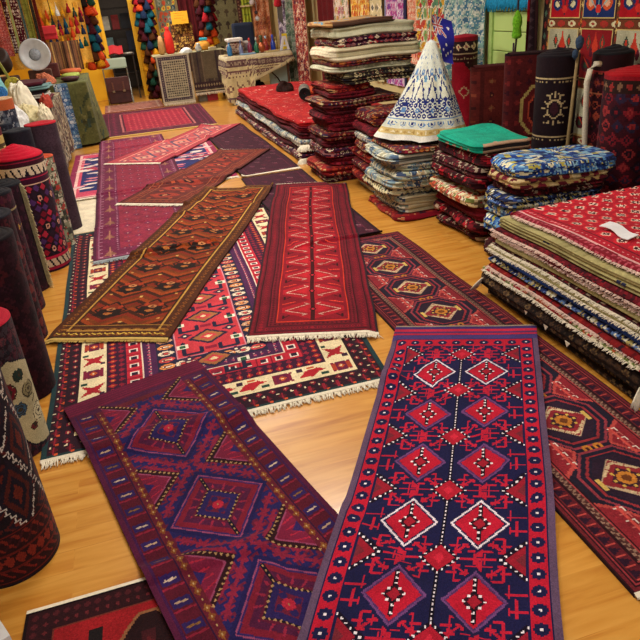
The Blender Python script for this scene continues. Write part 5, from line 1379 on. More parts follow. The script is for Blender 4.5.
P = pat_allover(1., .9, .007, '#2a121a', ['#3e1720', '#1f0f16', '#4a1c22'], 83, .06, 1)
[P.dia(.08 + q * .17, .22 + k * .2, .075, .085, '#5a1e24') or P.dia(.08 + q * .17, .22 + k * .2, .055, .062, '#30121a') or P.dia(.08 + q * .17, .22 + k * .2, .03, .034, '#6a2a28') for k in range(4) for q in range(6)]
for k in range(7): P.path([(.36 + .03 * (k % 2), .08 + k * .1), (.40 + .03 * (k % 2), .06 + k * .1), (.42 + .03 * (k % 2), .1 + k * .1), (.38 + .03 * (k % 2), .12 + k * .1)], .012, '#a8863c', True)
roll(P, (-.83, 3.62), .14, .72, 'dark maroon roll with small gold marks and black rolled edge', LG, top='#191820', uoff=uo(-.83, 3.62), seed=24, turns=3)
P = pat_allover(1., .9, .007, '#2c121c', ['#42182a', '#20101a', '#4a2028'], 84, .06, 1); P.rect(0, .09, 1., .1, '#8a7a58'); [P.dia(.02 + k * .05, .2, .014, .014, '#a8863c') for k in range(20)]; [P.dia(.06 + q * .15, .34 + k * .18, .06, .07, '#5a1c26') or P.dia(.06 + q * .15, .34 + k * .18, .035, .04, '#2a1018') or P.ell(.06 + q * .15, .34 + k * .18, .012, .014, '#a8863c') for k in range(3) for q in range(7)]
roll(P, (-.875, 4.06), .135, .74, 'deep maroon roll with a thin tan band under its black top', LG, top='#17171e', uoff=uo(-.875, 4.06), seed=25, turns=4)
P = pat_allover(1., .9, .008, '#24101a', ['#361624', '#1c0e16'], 85, .06, 1)
fr = roll(P, (-.86, 4.41), .125, .71, 'dark roll with a thick cream fringe down its side', LG, top='#15161c', uoff=uo(-.86, 4.41), seed=26, turns=3)
e = np.array([[-.735, 4.375, .70 - .0136 * k] for k in range(50)])
fringe(fr, e, [[.75, -.5, -.2]] * 50, .035, 420, mat('cream_fringe', '#cbc194', .95, .25, 60), r=.005, droop=.02, seed=9, jit=1.3)
r_ = .168; w = 2 * PI * r_; c = w / 2
P = Pat(w, .9, .007, '#2a1420')
P.rect(0, 0, w, .05, '#3a1220'); P.rect(0, .012, w, .022, '#8a1c38'); P.rect(0, .05, w, .115, '#cdb89c')
for k in range(24): P.poly([(k * .046, .055), (k * .046 + .012, .055), (k * .046 + .034, .11), (k * .046 + .02, .11)] if k % 3 else [(k * .046, .11), (k * .046 + .018, .06), (k * .046 + .034, .11)], '#1a1420')
P.rect(0, .115, w, .165, '#3a1228'); P.rect(0, .125, w, .135, '#9a1c3a'); P.rect(0, .165, w, .175, '#c9a08a')
r = np.random.default_rng(3)
for j in range(11):
    for i in range(22):
        x, y = i * .05 + .025 * (j % 2), .20 + j * .046
        P.dia(x, y, .024, .026, ('#8f1a2c', '#2a1a28', '#a8263a', '#4a2a5c', '#6a1424')[r.integers(5)])
for i in range(6):
    for yy in (.27, .47, .64): P.dia(c - .25 + i * .11, yy, .034, .046, '#1c141c'); P.ell(c - .25 + i * .11, yy, .016, .02, '#c9907c'); P.ell(c - .25 + i * .11, yy, .007, .009, '#3a1420')
P.rect(0, .69, w, .71, '#b01c3c'); P.rect(0, .71, w, .77, '#c4ac90'); [P.poly([(k * .046, .715), (k * .046 + .014, .715), (k * .046 + .034, .765), (k * .046 + .02, .765)], '#1a1420') for k in range(24)]; P.rect(0, .77, w, .9, '#8a1630'); P.rect(0, .785, w, .8, '#2a1020'); P.mottle(.1, 3)
roll(P, (-.785, 4.84), r_, .80, 'thick patterned roll with bright red coiled top and black and cream bands', LG, top='#b0142c', uoff=uo(-.785, 4.84), seed=27, res=.007, cap=.075, turns=5)
roll(S['greenfloral'], (-.705, 5.26), .105, .70, 'grey-green flowered roll with an orange rim', LG, top='#b84a2c', uoff=uo(-.705, 5.26), seed=28, cap=-.02, turns=2)
P = Pat(1., 1., .01, '#3a2a34'); P.mottle(.2, 5)
r7 = roll(P, (-.685, 5.72), .12, .88, 'grey-plum roll with a flat red top beside the olive draped table', LG, top='#b01a2a', uoff=uo(-.685, 5.72), seed=29, cap=.0, turns=1)
P = Pat(1., 1., .01, '#1e1c26'); P.mottle(.15, 6)
roll(P, (-.84, 5.50), .105, .875, 'plain black roll beside the grey-plum roll', LG, top='#24262e', uoff=uo(-.84, 5.5), seed=30, cap=.0, turns=1)
P = pat_allover(.8, 1.2, .008, '#3a4050', ['#8a8a90', '#2a2c3a', '#5c6470'], 86, .06); P.rect(0, 0, .8, .07, '#b05a34')
roll(P, (-.955, 5.86), .10, 1.08, 'tall slim roll with tan leather rim and grey-blue flowered side', LG, top='#c9a884', uoff=uo(-.955, 5.86), seed=31, cap=-.01, turns=2)
P = pat_allover(.8, 1.2, .008, '#b09858', ['#8a7440', '#c9b070', '#5a4a2c'], 87, .08, 3); P.rect(0, 0, .8, .04, '#5c1620'); P.rect(0, .10, .8, .12, '#4a3c28')
roll(P, (-1.035, 5.33), .12, .93, 'tan banded roll with dark red top left of the black roll', LG, top='#a02430', uoff=uo(-1.035, 5.33), seed=32, cap=.02, turns=2)

m = MB().prism([(-.612, 1.49), (-.90, 1.345), (-.998, 1.53), (-.705, 1.665)], .03, Matrix.Translation((-.01, 0, .002)))
ob = m.build('white_board', mat('white_board', '#d8dade', .5, .02)); tag(ob, 'white board lying on the floor by the front kilim roll', 'board')

# ------------------------------------------------------------------ tables on the left under cloths
def table(name, x0, x1, y0, y1, h, m, label, cat='table', legr=.022):
    t = empty(name, ((x0 + x1) / 2, (y0 + y1) / 2, 0)); tag(t, label, cat)
    X, Y = (x1 - x0) / 2, (y1 - y0) / 2
    MB().box((0, 0, h - .015), (2 * X, 2 * Y, .03), bev=.004).build('tabletop', m, t)
    for sx in (-1, 1):
        for sy in (-1, 1): MB().tube([(sx * (X - .06), sy * (Y - .06), 0), (sx * (X - .06), sy * (Y - .06), h - .03)], legr, 8).build('leg', m, t)
    return t

def cloth_over(x0, x1, y0, y1, zt, hem, P, name, label, ripple=.03, nr=26, seed=0, res=.03, cat='tablecloth'):
    """a cloth lying over a table: a flat top and hanging sides, hem(s, x, y) gives the lower edge"""
    ring, nor = [], []
    for (ax, ay), (bx, by), n in (((x0, y1), (x0, y0), (-1, 0)), ((x0, y0), (x1, y0), (0, -1)), ((x1, y0), (x1, y1), (1, 0)), ((x1, y1), (x0, y1), (0, 1))):
        k = max(3, int(math.dist((ax, ay), (bx, by)) / res))
        for i in range(k):
            f = i / k; ring.append((ax + (bx - ax) * f, ay + (by - ay) * f)); nor.append(n)
    ring = np.array(ring); nor = np.array(nor, float); nor = (nor + np.roll(nor, 1, 0) + np.roll(nor, -1, 0)) / 3
    n = len(ring); s = np.arange(n) * res
    hz = np.array([hem(*p) for p in ring])
    v = np.linspace(0, 1, nr + 1)[:, None]
    out = .014 + ripple * v ** .7 * (1 + snoise(s, s * 0, seed, 14.)[None]) * .9
    x = ring[None, :, 0] + nor[None, :, 0] * out; y = ring[None, :, 1] + nor[None, :, 1] * out; z = zt + .008 - v * (zt - hz)[None] + 0 * out
    V = [np.stack([x, y, z], -1)[::-1]]
    cx, cy = (x0 + x1) / 2, (y0 + y1) / 2; nt = 24
    for k in range(1, nt + 1):
        f = k / nt; xx = x[0] * (1 - f) + f * cx; yy = y[0] * (1 - f) + f * cy
        V.append(np.stack([xx, yy, 0 * xx + zt + .010], -1)[None])
    G = np.concatenate(V); G = np.concatenate([G, G[:, :1]], 1); mid = (G[:-1, :-1] + G[1:, 1:]) / 2
    L = (zt - hz)[None] * (1 - (np.arange(nr)[:, None] + .5) / nr)
    Cs = P.sample(np.repeat(s[None], nr, 0), L + 0 * s[None]); Ct = P.sample(mid[nr:, :, 0] - x0, mid[nr:, :, 1] - y0)
    o = Quads(); o.grid(G, np.concatenate([Cs, Ct]))
    ob = o.build(name, smooth=True); tag(ob, label, cat)
    bottom = np.stack([x[-1], y[-1], z[-1]], 1)
    return ob, bottom, nor

wood = mat('dark_table_wood', '#4a3424', .5, .2, 12)
table('side_table', -1.75, -.47, 9.74, 11.3, .83, wood, 'dark table under the olive velvet cloth at the back left')
P = Pat(1.5, 1.2, .015, '#5a5c34'); r = np.random.default_rng(5)
for k in range(90):
    x, y = r.uniform(0, 1.5), r.uniform(0, 1.2); P.line(x, y, x + r.normal() * .06, y + r.uniform(.05, .22), r.uniform(.01, .04), ('#3c442c', '#6e6c40', '#4a4a2c', '#39483c')[k % 4])
P.mottle(.15, 2)
cl, bt_, nn = cloth_over(-1.75, -.47, 9.74, 11.3, .835, lambda x, y: .03, P, 'velvet_cloth', 'crushed olive velvet cloth hanging to the floor from the back left table', ripple=.06, seed=4, nr=34, res=.02)
table('display_table', -2.05, -.80, 6.3, 9.45, .76, wood, 'long table heaped with folded textiles along the left wall')
P = sz(1.2, 1.2, '#6a5c48', ['#4c2c26', '#8f8264', '#3e3830', '#9a9078'], 90, .07)
cloth_over(-2.05, -.80, 6.3, 9.45, .765, lambda x, y: .12, P, 'patterned_cloth', 'tan patterned cloth under the heaped textiles on the left', ripple=.03, seed=6)
# blue batik cloth hanging at the corner between the two tables
P = sz(.2, .9, '#4c6c96', ['#8aa4bc', '#345078', '#c2ccd0', '#5c86a8'], 91, .05, 2)
hanging(P, -.86, 9.58, -.69, 9.60, .86, .01, 'blue and white batik cloth hanging beside the olive velvet', 'cloth', folds=.02, nf=1, seed=17, name='batik_cloth')

def crumple(c, rx, ry, rz, m, name, label, cat, seed, amp=.22, group=None, base=None):
    """a heap of cloth: a squashed lump with deep folds"""
    na, nb = 64, 28
    a = np.linspace(0, 2 * PI, na + 1)[None]; b = np.linspace(0, PI / 2, nb + 1)[:, None]
    ux, uy, uz = np.cos(a) * np.cos(b), np.sin(a) * np.cos(b), np.sin(b) + 0 * a
    k = 1 + amp * snoise(ux * 2, uy * 2 + uz, seed, 2.2) * .6 + amp * .7 * np.abs(snoise(ux * 3 + uz * 2, uy * 3, seed + 1, 3.)) - amp * .35
    G = np.stack([c[0] + rx * ux * k, c[1] + ry * uy * k, c[2] + rz * uz * k], -1)
    o = Quads(); o.grid(G, hx('#888888')); ob = o.build(name, m, smooth=True); tag(ob, label, cat, group); return ob
ct = lambda n, col, v=.12, s=25: mat(n, col, .92, v, s, .1, bump=.3)
crumple((-1.0, 7.45, .775), .15, .22, .30, ct('offwhite_linen', '#d4ceb8'), 'linen_heap', 'tall heap of off-white linen on the left table', 'cloth', 1)
crumple((-.93, 6.95, .775), .13, .2, .14, ct('cream_linen', '#cbbf96'), 'linen_heap', 'cream folded linen before the tall off-white heap', 'cloth', 2)
crumple((-.98, 6.52, .775), .11, .15, .17, ct('white_crochet', '#d8d8d6', .2, 60), 'crochet_cloth', 'white crochet cloth at the front of the left table', 'cloth', 3)
crumple((-.74, 6.74, .775), .06, .16, .14, ct('ivory_lace', '#d6ccb0', .2, 60), 'lace_cloth', 'ivory lace cloth beside the white crochet cloth', 'cloth', 4)
crumple((-.82, 7.82, .775), .06, .14, .14, ct('rust_silk', '#9a3c30', .3, 40), 'silk_scarf', 'crumpled rust red scarf beside the cream linen', 'scarf', 5)
crumple((-1.16, 7.0, .775), .09, .2, .16, ct('coral_check', '#b8564a', .4, 60), 'checked_cloth', 'coral checked cloth left of the cream linen', 'cloth', 6)
crumple((-1.33, 7.9, .775), .14, .3, .28, ct('peacock_print', '#24568a', .6, 40), 'printed_cloth', 'blue and gold printed cloth behind the coral check', 'cloth', 7)
crumple((-1.48, 8.7, .775), .19, .26, .40, ct('aqua_cotton', '#7ab4b8', .2, 20), 'cotton_heap', 'pale aqua cotton heap behind the off-white linen', 'cloth', 8)
for i, (col, x, y, w_, nm, lb) in enumerate((('#5a1c24', -.98, 8.55, .34, 'maroon', 'maroon folded shawl at the bottom of the small shawl pile'), ('#a8a49a', -1.0, 8.5, .36, 'grey', 'pale grey folded shawl in the small shawl pile'), ('#2a2226', -1.0, 8.55, .33, 'black', 'black folded shawl in the small shawl pile'), ('#6a8c8c', -.98, 8.55, .35, 'teal', 'dusty teal folded shawl in the small shawl pile'), ('#4a1a26', -1.02, 8.6, .32, 'plum', 'plum folded shawl on top of the small shawl pile'))):
    bundle(Pat(1, 1, .05, col), x - w_ / 2, x + w_ / 2, y - .28, y + .28, .79 + i * .042, .04, lb, 'shawls in the small pile', name='folded_shawl', seed=600 + i, bseed=93, lobes=2, ns=.03, cat='shawl', corner=.05, sag=.006)
def flatlay(c, rx, ry, h, col, name, label, cat, rim=None):
    t = MB().lathe([(rx * .75, 0), (rx, h * .5), (rx * .96, h), (rx * .5, h * 1.15), (0, h * 1.2)], c, 24, 1, ry / rx).build(name, mat(name + '_' + col[1:], col, .8, .15, 30), smooth=True)
    tag(t, label, cat); return t
flatlay((-1.02, 9.12, .775), .14, .24, .06, '#d8b414', 'round_cushion', 'flat yellow cushion on the left table', 'cushion')
flatlay((-.68, 10.58, .85), .13, .3, .05, '#8a9a3c', 'round_cushion', 'flat lime green cushion on the olive velvet table', 'cushion')
flatlay((-.70, 11.10, .85), .16, .15, .08, '#b85a30', 'round_cushion', 'burnt orange cushion behind the lime one', 'cushion')
flatlay((-.66, 10.0, .85), .12, .18, .05, '#3a141c', 'round_cushion', 'dark wine cushion at the front of the olive velvet table', 'cushion')
MBx = MB().box((-.98, 10.72, .96), (.30, .12, .20), bev=.02); ob = MBx.build('bolster', mat('bolster_red', '#4c1c1a', .9, .3, 20)); tag(ob, 'dark red woven bolster lying before the striped saddle cloth', 'cushion')
# silver tray standing behind
tr = empty('silver_tray', (-1.03, 10.02, .85)); tag(tr, 'large round silver tray standing on edge among the textiles', 'tray')
Mt = Matrix.Translation((0, 0, .37)) @ Matrix.Rotation(math.radians(-6), 4, 'X') @ Matrix.Rotation(PI / 2, 4, 'X')
sil = mat('beaten_silver', '#ccd2d6', .45, .12, 14, .5, .15)
MB().lathe([(0, .0), (.13, .0), (.15, .012), (.19, .016), (.2, .022), (.2, .028), (.185, .026), (.15, .022), (.13, .01), (0, .01)], (0, 0, 0), 40, M=Mt).build('tray_disc', sil, tr, True)
MB().lathe([(.0, .030), (.06, .028), (.075, .018), (.06, .012), (0, .014)], (0, 0, 0), 30, M=Mt).build('tray_boss', mat('engraved_silver', '#98a2ae', .5, .3, 60, .5, .1), tr, True)
MB().box((0, .07, .09), (.30, .12, .18), bev=.02).build('stand', mat('carved_brown', '#4a2a1e', .7, .3, 30), tr)
crumple((-.98, 9.9, .85), .12, .08, .14, ct('rust_white_print', '#b46a50', .6, 70), 'printed_cloth', 'rust and white printed cloth before the silver tray', 'cloth', 12)
# painted yellow lute and dark drum
lt = empty('painted_lute', (-1.33, 9.18, .775)); tag(lt, 'yellow painted lute leaning at the far left of the table', 'instrument')
Ml = Matrix.Translation((.06, .0, .135)) @ Matrix.Rotation(-.32, 4, 'Y') @ Matrix.Rotation(PI / 2, 4, 'X')
pts = [(.075 * math.sin(t) * (1 - .35 * math.cos(t)) * 1.15, -.12 * math.cos(t)) for t in np.linspace(0, 2 * PI, 24, endpoint=False)]
MB().prism(pts, .05, Ml).build('sound_box', mat('lute_yellow', '#b8a838', .5, .4, 50), lt)
MB().box((0, .24, .025), (.03, .30, .03), bev=.006).build('neck', mat('lute_neck', '#8a8a34', .5, .2, 30), lt).matrix_local = Ml
MB().box((0, .42, .025), (.05, .07, .025), bev=.006).build('peg_head', mat('lute_neck', '#8a8a34'), lt).matrix_local = Ml
dr = MB().lathe([(.12, 0), (.14, .03), (.14, .22), (.12, .25), (.10, .252), (0, .255)], (0, 0, 0), 28, M=Matrix.Translation((-1.45, 9.85, 1.12)) @ Matrix.Rotation(.9, 4, 'X')).build('hand_drum', mat('drum_brown', '#2c1c18', .6, .2, 12), smooth=True); tag(dr, 'dark brown hand drum behind the painted lute', 'drum')
bx = MB().box((-1.5, 9.95, .92), (.4, .3, .14), bev=.02).build('leather_case', mat('case_brown', '#3a2018', .6, .3, 15)); tag(bx, 'dark leather case under the hand drum', 'case')

# ------------------------------------------------------------------ scarves and yellow tasselled cloth at the back left
rd = MB().tube([(-1.62, 10.22, 2.3), (-.85, 10.22, 2.3)], .012, 8).tube([(-1.5, 10.22, 2.3), (-1.5, 10.22, HC)], .006, 6).build('scarf_rail', mat('rail_metal', '#5a5a5c', .4, .05, 20, .5, .8)); 
tag(rd, 'thin metal rail from which the scarves hang', 'rail')
sc = [('#b8504c', ['#d0847c', '#8a2c34', '#c86a60'], -1.62, -1.30, 1, 'coral red scarf with pale flecks, at the left end of the scarf rail'), ('#5c1f2c', ['#d8c8b8', '#3a1420'], -1.295, -1.235, 1, 'narrow wine scarf with white spots beside the coral scarf'), ('#a9b878', ['#c2cc94', '#8a9a60'], -1.23, -1.20, 3, 'pale green scarf edge between the two spotted scarves'),
      ('#5c1a28', ['#d8c4b0', '#4a1420', '#e0d0c0'], -1.195, -1.10, 1, 'wide wine scarf with cream spots'), ('#5c7a7c', ['#7a9498', '#3c5458'], -1.095, -1.06, 3, 'grey teal scarf right of the wide spotted scarf'), ('#8a8a3c', ['#a4a24c', '#6c6c2c'], -1.055, -.965, 3, 'plain olive yellow scarf'), ('#3c3a34', ['#54504a', '#26241f'], -.96, -.92, 3, 'charcoal scarf right of the olive yellow scarf'), ('#7a2a24', ['#8a3a30', '#5c1c1a'], -.915, -.87, 3, 'narrow brick scarf at the right end of the scarf rail')]
for i, (bg_, cs, x0, x1, st_, lb) in enumerate(sc):
    P = pat_allover(x1 - x0, 1.0, .01, bg_, cs, 120 + i, .035, st_)
    hanging(P, x0, 10.2, x1, 10.2, 2.3, 1.22 + .03 * (i % 3), lb, 'scarf', 'scarves on the rail', 'hanging_scarf', folds=.02, nf=2, seed=130 + i)
P = pat_allover(1.3, 1.3, .015, '#d8a03c', ['#e0b050', '#c89030', '#d8a848'], 140, .2, 2)
hanging(P, -1.6, 12.0, -.36, 12.0, 2.4, .95, 'golden yellow cloth hung behind the small tassels', 'cloth', folds=.05, nf=4, seed=141, name='hanging_cloth')
def tassel_mesh(s=1.0):
    m_ = MB().lathe([(0, 0), (.028 * s, -.004 * s), (.040 * s, .004 * s), (.034 * s, .04 * s), (.022 * s, .085 * s), (.011 * s, .095 * s), (.018 * s, .112 * s), (.012 * s, .132 * s), (.003 * s, .14 * s), (.003 * s, .20 * s), (0, .20 * s)], (0, 0, 0), 9)
    bmesh.ops.recalc_face_normals(m_.bm, faces=m_.bm.faces); me = bpy.data.meshes.new('tassel'); m_.bm.to_mesh(me); m_.bm.free(); me.polygons.foreach_set('use_smooth', np.ones(len(me.polygons), bool)); return me
TC = {k: ct('tassel_' + k, v, .35, 80) for k, v in dict(orange='#b03c18', gold='#c08418', red='#8a1820', teal='#104652', navy='#16223a', green='#183a2c', maroon='#3a1018', brown='#42220f', yellow='#e0b414', black='#1a1614', white='#d0d0cc').items()}
TM = {}
def tmesh(k, s):
    key = (k, s)
    if key not in TM:
        me = tassel_mesh(s); me.materials.append(TC[k]); TM[key] = me
    return TM[key]
r = np.random.default_rng(77)
TN = {'orange': 'orange', 'gold': 'gold', 'red': 'red', 'teal': 'teal', 'navy': 'navy', 'green': 'dark green', 'yellow': 'yellow', 'black': 'black', 'white': 'white', 'brown': 'brown', 'maroon': 'maroon'}
rail2 = MB().tube([(-1.6, 11.68, 2.3), (-.3, 11.68, 2.3)], .01, 6).build('tassel_rail', mat('rail_metal', '#5a5a5c')); tag(rail2, 'rail above the golden yellow cloth carrying the small tassels', 'rail')
cl_ = [['yellow', 'yellow', 'gold', 'orange', 'yellow', 'white', 'gold', 'red', 'green', 'red'], ['yellow', 'gold', 'orange', 'gold', 'green', 'navy', 'teal', 'orange', 'red', 'maroon'], ['orange', 'orange', 'red', 'black', 'black', 'red', 'navy', 'orange', 'red', 'navy'], ['red', 'orange', 'black', 'navy', 'navy', 'gold', 'orange', 'orange', 'teal', 'green']]
for j in range(4):
    for i in range(10):
        x = -1.16 + i * .084 + r.uniform(-.006, .006); z = 1.74 - j * .145 + r.uniform(-.04, .04)
        k = cl_[j][i]
        o = bpy.data.objects.new('hanging_tassel', tmesh(k, .98)); COL.objects.link(o); o.location = (x, 11.80 - .085 * j, z - .08)
        tag(o, 'small ' + TN[k] + ' tassel, ' + ('leftmost', 'second from left', 'third from left', 'fourth from left', 'fifth from left', 'fifth from right', 'fourth from right', 'third from right', 'second from right', 'rightmost')[i] + ' in the ' + ('top', 'second', 'third', 'lowest')[j] + ' row before the yellow cloth', 'tassel', 'small tassels before the yellow cloth')

def tassel_column(name, x, y, ztop, tiers, label, w=.15, seed=0, s=1.9):
    """a thick hanging swag: tiers of woollen tassels tied round a cord"""
    root = empty(name, (x, y, 0)); tag(root, label, 'tassel garland', 'big tassel garlands at the back')
    g = np.random.default_rng(seed); z = ztop
    MB().tube([(0, 0, z + .1), (0, 0, z - len(tiers) * .135)], .03, 8).build('cord', TC['brown'], root)
    MB().tube([(0, 0, HC), (0, 0, z)], .008, 6).build('hanging_loop', TC['black'], root)
    for t, kk in enumerate(tiers):
        n = 6
        for q in range(n):
            a = 2 * PI * q / n + .5 * (t % 2) + g.uniform(-.2, .2); k = kk[q % len(kk)]
            o = bpy.data.objects.new('tassel', tmesh(k, s)); COL.objects.link(o); o.parent = root
            o.location = (w * (.62 + .2 * g.uniform()) * math.cos(a), w * .7 * math.sin(a), z - .25 + g.uniform(-.02, .02)); o.rotation_euler = (0, 0, a)
            o.rotation_euler = (.22 * math.sin(a), -.22 * math.cos(a), 0)
        z -= .135
    return root
tassel_column('tassel_garland', -.345, 12.5, 2.15, [['green', 'navy'], ['black', 'green'], ['orange', 'red', 'orange'], ['maroon', 'brown'], ['teal', 'maroon'], ['teal', 'navy'], ['maroon', 'teal'], ['brown', 'orange'], ['orange', 'gold']], 'big wool tassel garland beside the left yellow doorpost, orange and teal', .19, 1)
tassel_column('tassel_garland', .70, 14.45, 2.15, [['maroon', 'brown'], ['maroon', 'red'], ['red', 'orange', 'navy'], ['navy', 'teal'], ['maroon', 'teal'], ['teal', 'maroon'], ['maroon', 'brown'], ['navy', 'green'], ['brown', 'gold'], ['brown', 'orange', 'gold'], ['brown', 'gold'], ['green', 'brown'], ['green', 'black'], ['maroon', 'black'], ['maroon', 'brown']], 'longest tassel garland, hanging to the floor right of the doorway', .2, 2)
tassel_column('tassel_garland', 1.83, 13.82, 2.15, [['maroon', 'red'], ['orange', 'maroon'], ['maroon', 'brown'], ['teal', 'maroon'], ['red', 'maroon'], ['teal', 'maroon'], ['brown', 'orange'], ['orange', 'gold']], 'tassel garland above the far tables with orange lower tassels', .19, 3)
# red shoulder bag and striped saddle bag
rb = empty('hanging_bag', (-.86, 10.6, 1.36)); tag(rb, 'bright red flap bag hanging before the tassels', 'bag')
MB().box((0, 0, .10), (.26, .05, .18), bev=.015).build('pouch', mat('bag_red', '#c0202a', .7, .1, 20), rb); MB().box((0, -.03, .135), (.262, .012, .10), bev=.005).build('flap', mat('bag_red_flap', '#c82a32', .7, .1, 20), rb); MB().tube([(-.12, 0, .18), (-.11, 0, .5), (0, .02, .98), (.11, 0, .5), (.12, 0, .18)], .006, 6).build('strap', TC['maroon'], rb)
P = Pat(.6, .7, .012, '#6a4a34'); [P.rect(k * .05, 0, k * .05 + .02, .7, ('#3a2a24', '#8a5a3c', '#a8844c')[k % 3]) for k in range(12)]; P.mottle(.15, 4)
hanging(P, -.98, 11.3, -.50, 11.3, 1.32, .9, 'brown striped saddle cloth hanging over the olive velvet table', 'cloth', folds=.03, nf=2, seed=19, name='saddle_cloth')

# ------------------------------------------------------------------ folding chair with a bag, before the doorway
ch = empty('folding_chair', (-.07, 14.5, 0)); tag(ch, 'folding chair with pale green backrest standing in front of the doorway', 'chair')
pg = mat('pale_green_plastic', '#9aa894', .45, .04, 6); steel = mat('chair_steel', '#8a8a86', .35, .05, 20, .5, .8)
bm_ = MB().box((0, .02, .745), (.50, .035, .20), bev=.03); bm_.build('backrest', pg, ch)
MB().box((0, -.20, .44), (.42, .36, .03), bev=.01).build('seat', pg, ch)
for sx in (-.235, .235):
    MB().tube([(sx, .04, .80), (sx, -.0, .44), (sx, -.32, .005)], .013, 8).build('leg', steel, ch); MB().tube([(sx * .9, -.30, .42), (sx * .9, .0, .2), (sx * .9, .14, .005)], .013, 8).build('leg', steel, ch)
MB().tube([(-.235, -.25, .10), (.235, -.25, .10)], .009, 6).build('stretcher', steel, ch)
bg_ = empty('leather_satchel', (-.07, 14.03, .016)); tag(bg_, 'dark brown leather satchel standing against the folding chair', 'bag')
br = mat('satchel_leather', '#3a1a18', .5, .2, 12)
MB().box((0, 0, .26), (.44, .09, .50), bev=.03).build('body', br, bg_); MB().box((0, -.052, .38), (.45, .02, .26), bev=.008).build('flap', mat('satchel_flap', '#44201c', .5, .2, 12), bg_)
for sx in (-.1, .1): b_ = MB().box((sx, -.068, .32), (.03, .012, .2), bev=.003).build('buckle_strap', mat('satchel_strap', '#5c3424', .5), bg_); MB().box((sx, -.078, .25), (.045, .008, .035), bev=.002).build('buckle', mat('old_brass', '#8a7a5c', .4, .1, 20, .5, .6), b_)
# shelves and goods in the store room
sv = empty('store_shelf', (.12, 16.6, 0)); tag(sv, 'dim shelf of goods seen through the doorway', 'shelf')
dk = mat('store_wood', '#2c2420', .7, .2, 10)
for z_ in (.4, .85, 1.3, 1.75): MB().box((0, 0, z_), (1.2, .35, .03)).build('shelf_board', dk, sv)
for x_ in (-.6, .6): MB().box((x_, 0, .95), (.03, .35, 1.9)).build('side_panel', dk, sv)
for i, (x_, z_, w_, h_, cc, nm, lb) in enumerate(((-.22, 1.315, .22, .28, '#b8b4a4', 'picture_card', 'pale picture card on the store shelf'), (.02, 1.315, .16, .3, '#8a2424', 'red_box', 'red box on the store shelf'), (.24, 1.315, .2, .32, '#20242c', 'dark_box', 'dark box on the store shelf'), (-.2, .865, .2, .3, '#6a8a8c', 'pale_box', 'grey-teal box on the lower store shelf'), (.08, .865, .24, .26, '#2c2420', 'dark_box', 'dark box on the lower store shelf'), (.3, .865, .2, .4, '#202c44', 'blue_box', 'navy box on the lower store shelf'))):
    b_ = MB().box((.12 + x_, 16.52, z_ + .004 + h_ / 2), (w_, .14, h_), bev=.01).build(nm, mat(nm + str(i), cc, .6, .25, 14)); tag(b_, lb, 'box')
rcl = MB().sheet([[(-.11 + j * .09, 14.9 - .02 * i, .9 + .15 * (1 - (i / 5)) + .02 * math.sin(j * 2)) for j in range(4)] for i in range(6)], .02).build('red_cloth', mat('bag_red', '#c0202a')); tag(rcl, 'bright red cloth lying on the shop stool by the doorway', 'cloth')
st_ = empty('shop_stool', (.12, 14.95, 0)); tag(st_, 'low dark stool with papers behind the folding chair', 'stool')
MB().box((0, 0, .87), (.52, .24, .03), bev=.005).build('seat', dk, st_)
for sx in (-.22, .22):
    for sy in (-.08, .08): MB().tube([(sx, sy, 0), (sx, sy, .86)], .015, 6).build('leg', dk, st_)
for i, (x_, cc, lb) in enumerate(((.10, '#a89878', 'tan folded paper on the dark stool'), (.26, '#c9c4b4', 'white folded paper on the dark stool'))):
    b_ = MB().box((x_, 14.92, .895), (.14, .16, .018), rz=.3 * i, bev=.003).build('folded_paper', mat('paper' + str(i), cc, .7)); tag(b_, lb, 'paper')

# ------------------------------------------------------------------ the two tables at the back
table('trestle_table', .66, 1.98, 12.92, 13.6, .86, wood, 'table carrying two hanging rugs below the yellow sign')
P = Pat(.62, .86, .01, '#3c3438'); P.frame(0, .035, '#b8b096'); P.frame(.035, .09, '#4a4048'); P.around(.06, .04, lambda x, y, h: P.dia(x, y, .012, .012, '#8a8070')); P.frame(.09, .1, '#b8b096'); P.rect(.1, .1, .52, .76, '#a8a284')
for j in range(15):
    for i in range(10): P.dia(.13 + i * .041, .13 + j * .043, .019, .017, ('#3a3438', '#5c5448')[(i + j) % 2])
P.mottle(.1, 2)
h1 = hanging(P, .68, 12.88, 1.28, 12.90, .885, .05, 'beige rug with dark floral border hanging from the far table', name='hanging_rug', seed=31)
fringe(h1, [[.68, 12.87, .055], [1.28, 12.89, .055]], [[0, -.3, -1]] * 2, .05, 90, YARN, r=.004, seed=4)
P = Pat(.64, .75, .01, '#4a4038'); P.rect(.0, 0, .64, .75, '#4c4238')
for k in range(7): P.rect(.02 + k * .09, 0, .05 + k * .09, .75, ('#6a5c4c', '#3a3034')[k % 2])
P.rect(.22, .0, .46, .5, '#5e5442'); P.rect(0, .55, .64, .68, '#3c2c30'); [P.dia(.03 + k * .05, .615, .018, .03, '#8a7a60') for k in range(13)]; P.rect(0, .7, .64, .72, '#a89a7c'); P.mottle(.12, 3)
h2 = hanging(P, 1.30, 12.90, 1.93, 12.90, .885, .17, 'olive brown striped rug with fringe hanging beside the beige one', name='hanging_rug', seed=32)
fringe(h2, [[1.30, 12.89, .175], [1.93, 12.89, .175]], [[0, -.3, -1]] * 2, .05, 90, YARN, r=.004, seed=5)
P = Pat(1.4, .75, .02, '#8c8468'); P.mottle(.1, 3)
cv = MB().box((1.32, 13.28, .868), (1.36, .70, .014), bev=.004).build('table_runner', mat('olive_cloth', '#8c8460', .9, .2, 20)); tag(cv, 'drab olive cloth lying over the far table top', 'tablecloth')
cr = MB().box((1.62, 13.1, .06), (.2, .25, .12), bev=.01).build('red_crate', mat('crate_red', '#9a1c22', .5)); tag(cr, 'red box on the floor under the olive brown striped rug', 'box')
